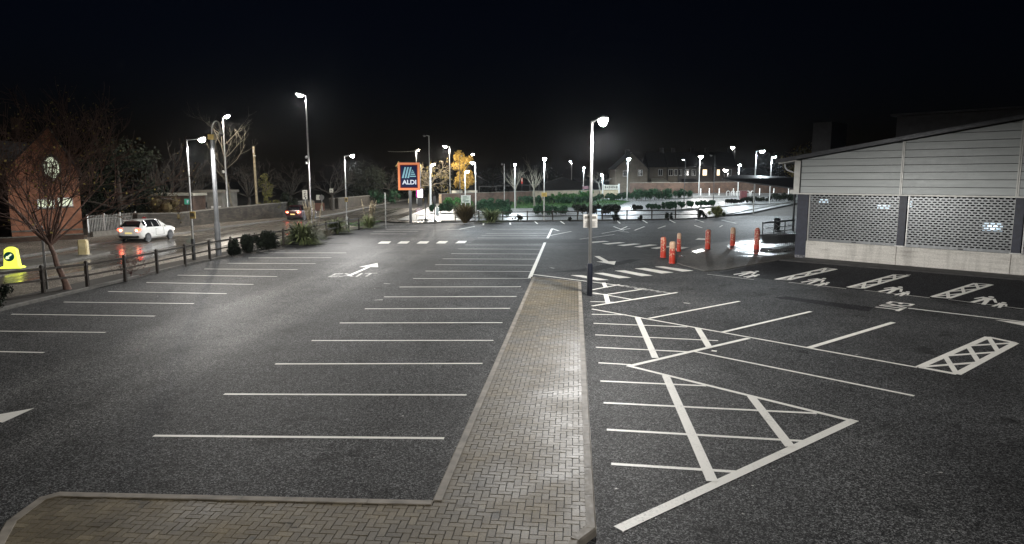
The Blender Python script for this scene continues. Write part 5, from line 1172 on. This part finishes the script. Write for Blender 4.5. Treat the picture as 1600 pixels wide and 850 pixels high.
# --- telegraph pole, wire
p = AT(403, 76, 0); t = thing('telegraph_pole', 'bare timber telegraph pole behind the stone wall', 'telegraph pole', p); h = ZP(76, 229)
MB().tube([(0, 0, -.1), (-.08, 0, h)], [.16, .12], 10).build('pole', mat('pole_timber', (.20, .17, .11), .85, var=.35, scale=5), t, True); MB().box((-.08, -.14, h-.5), (.08, .1, .35)).box((.02, -.14, h-1.0), (.3, .06, .08)).build('bracket', M_galv, t)
w0, w1 = Vector((AT(606, 108, 9).x, 108, ZP(108, 236.5))), Vector((AT(651, 118, 9).x, 118, ZP(118, 235.5)))
wt = thing('overhead_wire', 'thin pale wire slung through the night to the slim lamp post', 'wire', w0); MB().tube([(w1-w0)*(k/8)-Vector((0, 0, .12*math.sin(math.pi*k/8))) for k in range(9)], .018, 5).build('cable', M_galv, wt); MB().box((w1-w0), (.1, .1, .1)).build('clamp', M_galv, wt)
# --- road bollards
lp = G(20, 418.5, .11); t = thing('lit_bollard', 'glowing yellow keep left bollard with a dark round arrow sign on the traffic island', 'bollard', lp, R(8)); M_glow = emit('glowing_yellow', (.80, .86, .10), .95)
MB().box((0, 0, .47), (.68, .34, .94), taper=.76).lathe([(.26, .94), (.22, 1.0), (.10, 1.05)], 16, sx=1.0, sy=.5).build('shell', M_glow, t, bevel=.03)
MB().box((0, 0, .045), (1.0, .55, .09), taper=.85).build('foot', M_glow, t, bevel=.02)
dk = MB().lathe([(.235, -.01), (.235, .01)], 24).xf(Matrix.Translation((-.03, -.165, .58)) @ Matrix.Rotation(R(86), 4, 'X')).build('sign_disc', emit('disc_teal', (.01, .10, .10), .12), t)
MB().box((-.03, -.19, .60), (.32, .012, .07), Matrix.Rotation(R(-38), 3, 'Y')).box((-.10, -.19, .50), (.16, .012, .06)).box((-.12, -.19, .53), (.05, .012, .14)).build('arrow', emit('arrow_white', (.8, .9, .5), .8), dk)
lp2 = G(131.5, 399, .11); t = thing('bollard', 'dull cream box shaped bollard at the far end of the traffic island', 'bollard', lp2, R(8), 'road bollards')
MB().box((0, 0, .45), (.50, .40, .92), taper=.92).build('shell', mat('cream_plastic', (.50, .42, .24), .5, var=.15), t, bevel=.05); MB().box((0, 0, .03), (.62, .5, .07)).build('foot', M_kerb, t); MB().box((0, -.195, .55), (.34, .01, .4)).build('face_plate', mat('cream_plate', (.56, .48, .29), .5), t)
lp3 = G(640, 318); t = thing('bollard', 'pale road bollard far off beside the totem pole', 'bollard', lp3, 0, 'road bollards'); MB().box((0, 0, .45), (.55, .4, .92), taper=.9).build('shell', mat('cream_plastic', (.5, .42, .24)), t, bevel=.05); MB().box((0, 0, .03), (.7, .5, .07)).build('foot', M_kerb, t)
# --- palisade fence
p0, p1 = G(139, 372.5), G(214, 364.5); d = p1-p0; L = d.length; t = thing('palisade_fence', 'grey steel palisade fence between the brick house and the stone wall', 'fence', p0, math.atan2(d.y, d.x)); h = ZP(p0.y, 336)
pl = MB(); n = int(L/.155)
for k in range(n): x = .1+k*.155; pl.box((x, -.03, h/2), (.065, .02, h-.1), taper=.95)
M_pal = mat('palisade_steel', (.20, .195, .18), .55, .3, var=.3); pl.build('pale_panel', M_pal, t); MB().box((L/2, 0, h*.22), (L, .05, .05)).box((L/2, 0, h*.82), (L, .05, .05)).build('rail', M_pal, t)
for x in (0, L*.33, L*.66, L): MB().box((x, .02, h/2), (.10, .1, h+.1)).build('post', M_galv, t)
MB().box((L*.5, -.3, .25), (L, .2, .5)).build('plinth', M_cope, t)
# --- houses
def on_plane(px, py, o, e):
    d = ray(px, py); n = Vector((-e.y, e.x, 0)); k = (o-Vector((0, 0, HC))).dot(n)/d.dot(n); q = Vector((0, 0, HC))+d*k
    return (q-o).dot(e), q.z
def gable_house(name, label, px0, px1, Y, z0, eave_py, apex_py, depth, mw, mr, yaw=0.0, apex_x=.5, over=.25, group=None):
    a, b = AT(px0, Y, z0), AT(px1, Y, z0); W = b.x-a.x
    if yaw:
        e = Vector((math.cos(yaw), math.sin(yaw), 0)); W = -on_plane(px0, 360, b, e)[0]; a = b-e*W; Y = a.y
    t = thing(name, label, 'house', (a.x, Y, z0), yaw, group)
    he, ha = ZP(Y, eave_py)-z0, ZP(Y, apex_py)-z0; ax = W*apex_x
    if yaw:
        he = on_plane(px1, eave_py, b, e)[1]-z0; ax, ha = on_plane(75, apex_py, a, e); ha -= z0
    prof = [(0, -.3), (W, -.3), (W, he), (ax, ha), (0, he)]
    v = [(x, 0, z) for x, z in prof]+[(x, depth, z) for x, z in prof]
    MB().add(v, [(0, 1, 2, 3, 4), (9, 8, 7, 6, 5)]+[(k, 5+k, 5+(k+1) % 5, (k+1) % 5) for k in range(5)]).build('wall', mw, t)
    rf = MB()
    for (xa, za, xb, zb_) in ((W+over, he-over*(ha-he)/max(.01, W-ax), ax, ha+.02), (ax, ha+.02, -over, he-over*(ha-he)/max(.01, ax))):
        u = Vector((xb-xa, 0, zb_-za)).normalized(); nz = Vector((-u.z, 0, u.x)); nz = nz if nz.z > 0 else -nz
        q = [Vector((xa, -over, za))+nz*.03, Vector((xb, -over, zb_))+nz*.03, Vector((xb, depth+over, zb_))+nz*.03, Vector((xa, depth+over, za))+nz*.03]
        rf.slab(q, .14)
    o = rf.build('roof', mr, t); bm = bmesh.new(); bm.from_mesh(o.data); bmesh.ops.recalc_face_normals(bm, faces=bm.faces); bm.to_mesh(o.data); bm.free()
    return t, W, he, ha
def window(t, x, z, w, h, lit=None, y=-.02, bars=1):
    f = ring(x-w/2, z-h/2, x+w/2, z+h/2, .07, y-.05, y+.02)
    for k in range(bars): f.box((x-w/2+w*(k+1)/(bars+1), y-.015, z), (.05, .05, h-.15))
    fo = f.build('window', M_polew, t); MB().box((x, y-.004, z), (w-.13, .02, h-.13)).build('pane', lit or M_glassd, fo)
    MB().box((x, y-.06, z-h/2-.05), (w+.16, .14, .07)).build('sill', M_cope, fo); return fo
M_slate = mat('dark_slate', (.016, .016, .019), .7, var=.3, scale=5)
M_lit = emit('lit_window', (1.0, .78, .50), 1.5); M_lit2 = emit('lit_window_cool', (.72, .78, .58), .55)
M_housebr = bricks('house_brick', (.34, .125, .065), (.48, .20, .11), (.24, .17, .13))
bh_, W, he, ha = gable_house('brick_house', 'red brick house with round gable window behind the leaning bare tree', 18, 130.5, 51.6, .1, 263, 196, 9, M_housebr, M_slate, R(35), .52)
eb = Vector((math.cos(R(35)), math.sin(R(35)), 0)); wp = lambda px, py: (on_plane(px, py, Vector(bh_.location), eb)[0], on_plane(px, py, Vector(bh_.location), eb)[1]-.1)
(cx, cz), rw = wp(80.5, 262), .58
rg = MB(); n = 28
vs = []
for k in range(n):
    a_ = 6.283*k/n
    for rr, y in ((rw*1.28, .02), (rw*1.28, -.07), (rw, -.07), (rw, .02)): vs.append((cx+rr*math.cos(a_)*.82, y, cz+rr*math.sin(a_)*1.35))
fs = []
for k in range(n):
    k2 = (k+1) % n
    for j in range(4): fs.append((k*4+j, k2*4+j, k2*4+(j+1) % 4, k*4+(j+1) % 4))
ro = MB().add(vs, fs).build('round_window', M_cope, bh_); pv = [(cx+rw*1.02*math.cos(6.283*k/n)*.82, -.035, cz+rw*1.02*math.sin(6.283*k/n)*1.35) for k in range(n)]
MB().face(pv).build('pane', M_lit2, ro)
br_ = MB()
for k in (-.3, .3): br_.box((cx+k, -.055, cz), (.05, .04, 1.25))
for k in (-.4, 0, .4): br_.box((cx, -.05, cz+k), (.8, .03, .05))
br_.build('glazing_bar', M_dark, ro)
window(bh_, wp(72, 318)[0], wp(72, 318)[1], 1.05, .66, M_lit2); window(bh_, wp(102, 315.5)[0], wp(102, 315.5)[1], .95, .66, M_lit2)
MB().box((W/2, -.06, .62), (W+.02, .10, .12)).build('string_course', M_cope, bh_); MB().box((W*.2, 3, ha-.1), (.7, .7, 1.5)).build('chimney', M_oldbr, bh_)
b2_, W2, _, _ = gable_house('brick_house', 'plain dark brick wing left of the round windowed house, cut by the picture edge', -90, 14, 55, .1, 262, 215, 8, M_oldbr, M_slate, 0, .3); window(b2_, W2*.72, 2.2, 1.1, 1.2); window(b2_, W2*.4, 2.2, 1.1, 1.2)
hw = [G(-90, 386), G(20, 381), G(131, 375.5)]
wall('low brick boundary wall in front of the brick house', hw, [.42, .42, .45], .22, M_oldbr, .06)
# flat roofed sheds behind the wall
def box_building(name, label, px0, px1, Y, z0, ztop_py, depth, m, fascia, cat='shed'):
    a, b = AT(px0, Y, z0), AT(px1, Y, z0); W = b.x-a.x; t = thing(name, label, cat, (a.x, Y, z0)); h = ZP(Y, ztop_py)-z0
    MB().box((W/2, depth/2, h/2-.1), (W, depth, h+.2)).build('wall', m, t); MB().box((W/2, depth/2, h+.13), (W+.4, depth+.4, .26)).build('roof', fascia, t, bevel=.01)
    MB().box((W*.3, -.02, 1.0), (.9, .05, 2.0)).build('door', M_dark, t); return t, W, h
M_fasc = mat('pale_fascia', (.40, .39, .33), .6, var=.2)
box_building('flat_roofed_shed', 'flat roofed shed with pale fascia behind the scrub', 233, 303, 70, 0, 306, 4, M_brown, M_fasc)
t, W, h = box_building('storage_block', 'grey storage block with white openings left of the street lamp', 306, 349, 73, 0, 301, 4, mat('block_grey', (.14, .135, .12), .85, var=.3, scale=1.5), M_cope)
wm = MB()
for k in (.1, .32, .62, .85): wm.box((W*k+.1, -.03, h*.36), (.38, .04, 1.05 if k != .32 else .7))
wm.build('white_panel', M_polew, t)
gs = AT(294.5, 68, 0); t = thing('lit_sign', 'tiny green lit sign among the sheds', 'sign', (gs.x, 68, 0)); z = ZP(68, 315); MB().tube([(0, .05, 0), (0, .05, z)], .04, 6).build('post', M_dark, t); MB().box((0, 0, z), (.5, .06, .55)).build('board', emit('green_glow', (.06, .30, .20), .25), t); MB().box((.05, -.035, z), (.10, .01, .3)).box((.1, -.035, z+.08), (.2, .01, .08)).build('print', M_wl, t)
# brick walls and houses at the back right
def far_wall(label, ptspx, m, th=.25, cope=.08):
    pts, hs = [], []
    for px, Y, pt in ptspx:
        p = AT(px, Y, 0); p.z = T(p.x, Y); p = AT(px, Y, p.z); pts.append(p); hs.append(max(.5, ZP(Y, pt)-p.z))
    return wall(label, pts, hs, th, m, cope)
far_wall('long tall brick wall in front of the terrace houses', [(984, 124, 286), (1080, 124, 285.5), (1160, 124.5, 284.5), (1260, 125, 284)], M_oldbr)
far_wall('low brown brick wall behind the hedges, left part with a pale pier', [(690, 117, 303), (784, 118, 300.5), (830, 118.5, 299)], M_brown)
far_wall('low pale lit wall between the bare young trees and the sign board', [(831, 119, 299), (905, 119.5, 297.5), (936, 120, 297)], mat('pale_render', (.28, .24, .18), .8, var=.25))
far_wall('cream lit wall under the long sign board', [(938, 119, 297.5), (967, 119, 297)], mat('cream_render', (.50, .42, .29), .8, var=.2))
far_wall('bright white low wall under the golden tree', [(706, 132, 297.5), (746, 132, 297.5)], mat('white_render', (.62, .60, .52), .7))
pr_ = AT(688, 114, .2); t = thing('gate_pier', 'pale brick pier at the left end of the low brown wall', 'gate pier', pr_); h = ZP(114, 303.5)-.2; MB().box((0, 0, h/2), (.42, .42, h)).build('shaft', mat('pale_brick', (.38, .26, .16), .8), t, bevel=.02); MB().box((0, 0, h+.05), (.55, .55, .1)).build('cap', M_cope, t)
rf_pts = []
for px in (749, 775, 802, 828, 842): p = AT(px, 124, 0); p.z = T(p.x, 124); rf_pts.append(p)
hh = ZP(124, 290.5)-rf_pts[1].z
rail_fence('thin pale rail fence seen above the low brown wall', rf_pts, hh, ((hh-.06, .06), (hh*.6, .05)), .08, mat('dull_rail', (.10, .10, .098), .6))
M_cream = mat('cream_wall', (.14, .125, .10), .85, var=.2, scale=1.5); M_pink = mat('grey_render', (.10, .096, .09), .85, var=.2, scale=1.5)
g_, W, he, ha = gable_house('gable_house', 'cream gable ended house at the left end of the terrace', 961, 1011, 146, 1.6, 262, 238.5, 9, M_cream, M_slate, 0, .5)
window(g_, W*.77, ZP(146, 270)-1.6, .95, 1.3); window(g_, W*.3, ZP(146, 271)-1.6, .9, 1.2); MB().box((W*.5, 6, ha+.2), (.9, .7, 1.2)).build('chimney', M_slate, g_)
def terrace(label, px0, px1, Y, m, wins, ext=None):
    z0 = 1.7; a, b = AT(px0, Y, z0), AT(px1, Y, z0); W = b.x-a.x; t = thing('terraced_house', label, 'house', (a.x, Y, z0), 0, 'terraced houses behind the brick wall'); he = ZP(Y, 261.5)-z0
    MB().box((W/2, 4, he/2-.1), (W-.01, 8, he+.2)).build('wall', m, t)
    rf = MB(); hr = ZP(Y+4, 238)-z0
    rf.slab([(0, -.25, he), (W-.01, -.25, he), (W-.01, 4, hr), (0, 4, hr)], .12); rf.slab([(W-.01, 8.25, he), (0, 8.25, he), (0, 4, hr), (W-.01, 4, hr)], .12); ro_ = rf.build('roof', M_slate, t)
    MB().box((W*.9, 4, hr+.35), (.7, .9, 1.2)).build('chimney', M_slate, ro_); MB().tube([(W*.04, -.12, 0), (W*.04, -.12, he)], .06, 6).build('drainpipe', M_dark, t)
    for px, w, lit in wins: window(t, AT(px, Y, z0).x-a.x, ZP(Y, 269.5)-z0, w, 1.35, lit)
    if ext:
        xa, xb = AT(ext[0], Y, z0).x-a.x, AT(ext[1], Y, z0).x-a.x; he2 = ZP(Y-2, 285)-z0; e = MB(); e.box(((xa+xb)/2, -1.5, he2/2), (xb-xa, 3, he2)); eo = e.build('extension', m, t); MB().slab([(xa-.1, -3.2, he2), (xb+.1, -3.2, he2), (xb-.6, -.05, he2+.75), (xa+.3, -.05, he2+.75)], .08).build('extension_roof', ext[2], eo)
    return t
terrace('cream terraced house next to the gable end, with a pale lean to roof', 1012, 1041, 149, M_cream, ((1031, .95, None),), (1014, 1040, M_fasc))
terrace('grey terraced house with two dark windows in the middle of the terrace', 1041.5, 1058, 149, M_cream, ((1047, 1.0, None), (1055, .7, None)))
terrace('grey terraced house with a dark lean to, behind the slim lamp post', 1058.5, 1090, 149, M_pink, ((1062, .7, None), (1072, .8, None), (1083, .9, None)), (1061, 1088, M_slate))
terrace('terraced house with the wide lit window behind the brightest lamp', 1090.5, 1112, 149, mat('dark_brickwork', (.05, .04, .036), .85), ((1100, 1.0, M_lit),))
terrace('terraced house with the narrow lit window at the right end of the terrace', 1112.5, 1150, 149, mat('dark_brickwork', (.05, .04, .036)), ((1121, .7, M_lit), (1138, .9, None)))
for (px, w, pt, lab) in ((1183, 40, 262, 'dark low house behind the lit canopy lamps'), (745, 36, 275, 'dark low house right of the golden tree'), (880, 60, 277, 'dark long low house behind the small far lamp'), (660, 34, 282, 'dark low house behind the bare willow')):
    gable_house('dark_house', lab, px-w/2, px+w/2, 165, 1.0 if px > 800 else .3, pt+10, pt, 8, mat('dark_render', (.018, .017, .016), .85), M_slate, 0, .5, group='dark houses in the distance')
# posts, cycle stands, red box on the far pavement
for k, px in enumerate((1094, 1107.5, 1123, 1145, 1186, 1208, 1231)):
    Y = 117.5; p = AT(px, Y, 0); p.z = T(p.x, Y); h = 1.15; labs = ['white post left of all the others, under the brightest lamp', 'white post second along the pavement from the brightest lamp', 'white post beside the unlit lamp, before the cycle stands', 'white post standing among the cycle stands', 'white post just right of the cycle stands', 'white post under the middle of the dark canopy', 'white post closest to the supermarket corner']
    t = thing('white_post', labs[k], 'post', p, 0, 'white posts along the far pavement'); MB().lathe([(.09, -.05), (.09, h), (.05, h+.05)], 10).build('shaft', M_polew, t, True); MB().lathe([(.096, h*.72), (.096, h*.84)], 10).build('band', M_galv, t)
for k in range(6):
    px = 1137+k*7.6; p = AT(px, 116.5, 0); p.z = T(p.x, 116.5); labs = ['first cycle stand hoop at the left', 'cycle stand hoop second from the left', 'cycle stand hoop left of the dark red box top', 'cycle stand hoop right of the dark red box top', 'cycle stand hoop second from the right', 'last cycle stand hoop at the right']
    t = thing('cycle_stand', labs[k]+' of the white row', 'cycle stand', p, R(20), 'white cycle stands'); MB().tube([(-.33, 0, -.05), (-.33, 0, .62)]+bez((-.33, 0, .62), (-.33, 0, .88), (.33, 0, .88), (.33, 0, .62), n=8)[1:]+[(.33, 0, -.05)], .05, 8).build('hoop', M_polew, t, True); MB().lathe([(.1, 0), (.1, .02)], 8, (-.33, 0, .01)).lathe([(.1, 0), (.1, .02)], 8, (.33, 0, .01)).build('foot_plate', M_galv, t)
p = AT(1160.5, 108, 0); p.z = T(p.x, 108); t = thing('red_box', 'dark red box cabinet between the hedges below the cycle stands', 'cabinet', p); h = ZP(108, 298.5)-p.z; MB().box((0, 0, h/2), (.95, .8, h)).build('body', mat('dark_red', (.10, .02, .022), .5), t, bevel=.04); MB().box((0, 0, h+.04), (1.05, .9, .09)).build('lid', mat('dark_red2', (.07, .018, .02), .5), t, bevel=.02)
p = AT(914.5, 128, 0); p.z = T(p.x, 128); t = thing('hoarding', 'small dark red panel above the bright shrub', 'panel', p); z = ZP(128, 293)-p.z; MB().box((0, 0, z), (1.1, .06, .55)).build('board', mat('dark_red', (.30, .02, .03)), t); MB().tube([(-.4, .06, 0), (-.4, .06, z)], .04, 6).tube([(.4, .06, 0), (.4, .06, z)], .04, 6).build('leg', M_dark, t)
p = AT(815.5, 140, 0); p.z = T(p.x, 140); t = thing('banner_sign', 'thin red and white banner in the dark between the bare young trees', 'banner', p); z0, z1 = ZP(140, 287)-p.z, ZP(140, 278)-p.z; MB().tube([(0, 0, 0), (0, 0, z1)], .05, 6).build('pole', M_dark, t); MB().box((0, -.08, (z0+z1)/2), (.36, .03, z1-z0)).build('banner_cloth', M_red1, t); MB().box((0, -.10, (z0+z1)/2+.15), (.18, .01, .6)).build('white_panel', M_sign, t)
# --- cars
def car(label, p, rz, mb_, group='cars on the road'):
    t = thing('car', label, 'car', p, rz, group); ST = [(-2.15, .66, .46, .74, .76, .58), (-2.08, .82, .34, .92, .94, .66), (-1.98, .88, .27, 1.05, 1.10, .70), (-1.62, .91, .22, 1.06, 1.50, .62), (-1.2, .92, .20, 1.05, 1.59, .62), (-.3, .92, .20, 1.02, 1.60, .63), (.3, .92, .20, 1.0, 1.55, .62), (1.05, .91, .20, .99, 1.09, .72), (1.55, .89, .22, .95, 1.02, .68), (1.95, .83, .25, .85, .90, .62), (2.15, .70, .34, .66, .70, .5)]
    rings = []
    for (x, w, zb, zt_, zr, wr) in ST:
        half = [(w*.86, zb), (w*.99, zb+.12), (w*1.01, (zb+zt_)*.52), (w*.97, zt_), (wr*1.02, zr-.05), (wr*.7, zr)]
        rings.append([(x, y, z) for y, z in half]+[(x, -y, z) for y, z in reversed(half)])
    body, glass = MB(), MB(); n = 12; V = [v for r_ in rings for v in r_]
    body.v = list(V); glass.v = list(V)
    for i in range(len(ST)-1):
        for k in range(n):
            f = (i*n+k, i*n+(k+1) % n, (i+1)*n+(k+1) % n, (i+1)*n+k); side = k in (3, 7); top = k in (4, 5, 6)
            g = (side and 3 <= i <= 5) or (top and i in (2, 6)) or (side and i == 6 and False)
            (glass if g else body).f.append(f)
    body.f += [tuple(range(n-1, -1, -1)), tuple((len(ST)-1)*n+k for k in range(n))]
    for m_, nm, mt in ((body, 'body', mb_), (glass, 'window', mat('car_glass', (.012, .013, .015), .06, var=.1))):
        o = m_.build(nm, mt, t, True); bm = bmesh.new(); bm.from_mesh(o.data); bmesh.ops.delete(bm, geom=[v for v in bm.verts if not v.link_faces], context='VERTS'); bmesh.ops.recalc_face_normals(bm, faces=bm.faces); bm.to_mesh(o.data); bm.free()
        if nm == 'body':                        # pillars over the glass band
            pi = MB()
            for s in (-1, 1):
                for x, xt in ((-.62, -.60), (.18, .12)): pi.tube([(x, s*.895, .98), (xt, s*.625, 1.49)], .035, 5)
            pi.build('door_pillar', mt, t)
    for x in (-1.32, 1.33):
        for s in (-1, 1):
            MB().lathe([(.36, -.10), (.36, .012)], 18).xf(Matrix.Translation((x, s*.905, .33)) @ Matrix.Rotation(R(-90*s), 4, 'X')).build('wheel_arch', M_dark, t)
            wo = MB().lathe([(.26, -.10), (.31, -.10), (.325, -.06), (.325, .03), (.30, .045), (.24, .03)], 20).xf(Matrix.Translation((x, s*.90, .325)) @ Matrix.Rotation(R(-90*s), 4, 'X')).build('wheel', M_dark, t, True)
            rm = MB().lathe([(.22, .025), (.20, .040), (.05, .045)], 16)
            for k in range(5): rm.box((0, 0, .05), (.42, .05, .012), Matrix.Rotation(R(72*k), 3, 'Z'))
            rm.xf(Matrix.Translation((x, s*.90, .325)) @ Matrix.Rotation(R(-90*s), 4, 'X')).build('rim', mat('dark_alloy', (.12, .12, .125), .4, .6), wo)
    for s in (-1, 1):
        MB().box((-2.03, s*.68, .90), (.22, .34, .13), Matrix.Rotation(R(16*s), 3, 'Z')).build('tail_light', emit('tail_red', (1.0, .04, .015), 10.0), t, bevel=.03)
        MB().box((-2.135, s*.60, .86), (.06, .14, .08), Matrix.Rotation(R(16*s), 3, 'Z')).build('brake_lamp', emit('brake_orange', (1.0, .42, .22), 14.0), t)
        MB().box((2.08, s*.58, .68), (.16, .34, .13), Matrix.Rotation(R(-18*s), 3, 'Z')).build('headlight', emit('head_white', (1, .96, .88), 12.0), t, bevel=.03)
        MB().box((.62, s*1.0, 1.02), (.12, .18, .13)).build('mirror', mb_, t, bevel=.03)
    MB().box((-2.155, 0, .66), (.02, .52, .12)).build('number_plate', emit('plate_lit', (.75, .62, .25), .5), t)
    MB().box((-2.10, 0, .40), (.16, 1.5, .16)).build('bumper', M_dark, t, bevel=.03)
    MB().box((-1.72, 0, 1.545), (.34, 1.10, .04), Matrix.Rotation(R(-6), 3, 'Y')).build('roof_spoiler', mb_, t, bevel=.012)
    for s in (-1, 1):
        MB().tube([(.55, s*.936, .42), (.52, s*.94, .92)], .008, 4).tube([(-.42, s*.936, .42), (-.42, s*.94, .95)], .008, 4).tube([(-.40, s*.937, .42), (.55, s*.937, .42)], .008, 4).build('door_seam', M_dark, t)
        MB().box((-.28, s*.945, .86), (.18, .03, .035)).build('door_handle', M_galv, t)
    for s in (-1, 1):
        L = bpy.data.lights.new('head_beam', 'SPOT'); L.energy = 900; L.color = (1, .95, .86); L.spot_size = R(50); L.spot_blend = .6; L.shadow_soft_size = .06; lo = bpy.data.objects.new('head_beam', L); COL.objects.link(lo); lo.parent = t; lo.location = (2.3, s*.55, .66); lo.rotation_euler = (R(86), 0, R(-90))
    return t
cp_ = G(232, 377.5); hd = math.radians(90-6)
fw = Vector((math.cos(hd), math.sin(hd), 0)); rt = Vector((fw.y, -fw.x, 0))
car('white hatchback driving away on the near part of the road with tail lights on', cp_+fw*1.32-rt*.9, hd, mat('white_car_paint', (.70, .70, .68), .3, var=.05, coat=.6))
cp_ = G(458, 344.3); hd = math.radians(90-9); fw = Vector((math.cos(hd), math.sin(hd), 0))
car('dark red car farther up the road with glowing tail lights beside the stone wall', cp_+fw*2.1, hd, mat('dark_car_paint', (.05, .012, .015), .3, var=.1, coat=.6))
# ================================================================== NIGHT SKY, CAMERA
w = bpy.data.worlds.new('World'); S.world = w; w.use_nodes = True; nt = w.node_tree; bg = nt.nodes['Background']
sk = nt.nodes.new('ShaderNodeTexSky'); sk.sky_type = 'NISHITA'; sk.sun_disc = False; sk.sun_elevation = R(SUN_EL); sk.sun_rotation = R(150); sk.air_density = 1.0; sk.dust_density = 0.5; sk.ozone_density = 3.0
nt.links.new(mixc(nt, 1.0, sk.outputs[0], (.85, .72, 1.15), 'MULTIPLY'), bg.inputs[0]); bg.inputs[1].default_value = SKY
sl_ = bpy.data.lights.new('sun', 'SUN'); sl_.energy = .004; sl_.angle = R(.5); sl_.color = (.8, .88, 1); so = bpy.data.objects.new('sun', sl_); COL.objects.link(so); so.rotation_euler = (R(52), 0, R(-30))
cam = bpy.data.cameras.new('camera'); cam.lens = FPX/1600*36; cam.sensor_width = 36; cam.clip_end = 3000; co = bpy.data.objects.new('camera', cam); COL.objects.link(co)
co.location = (0, 0, HC); co.rotation_euler = (math.pi/2-PIT, 0, 0); S.camera = co
S.view_settings.view_transform = 'Standard'; S.view_settings.look = 'None'; S.view_settings.exposure = EXPO; S.view_settings.gamma = 1
S.cycles.use_denoising = True; S.cycles.max_bounces = 6; S.cycles.sample_clamp_indirect = 4
# thin mist volume added so the lanterns get a glow around them
hz = MB().box((0, 200, 7.5), (900, 700, 19)).build('haze', bpy.data.materials.new('night_haze')); tag(hz, kind='stuff')
hm = hz.data.materials[0]; hm.use_nodes = True; nt = hm.node_tree; nt.nodes.clear()
ho = nt.nodes.new('ShaderNodeOutputMaterial'); pv = nt.nodes.new('ShaderNodeVolumePrincipled'); pv.inputs['Color'].default_value = (.88, .93, 1, 1); pv.inputs['Density'].default_value = HAZE; pv.inputs['Anisotropy'].default_value = .85
nt.links.new(pv.outputs[0], ho.inputs['Volume'])
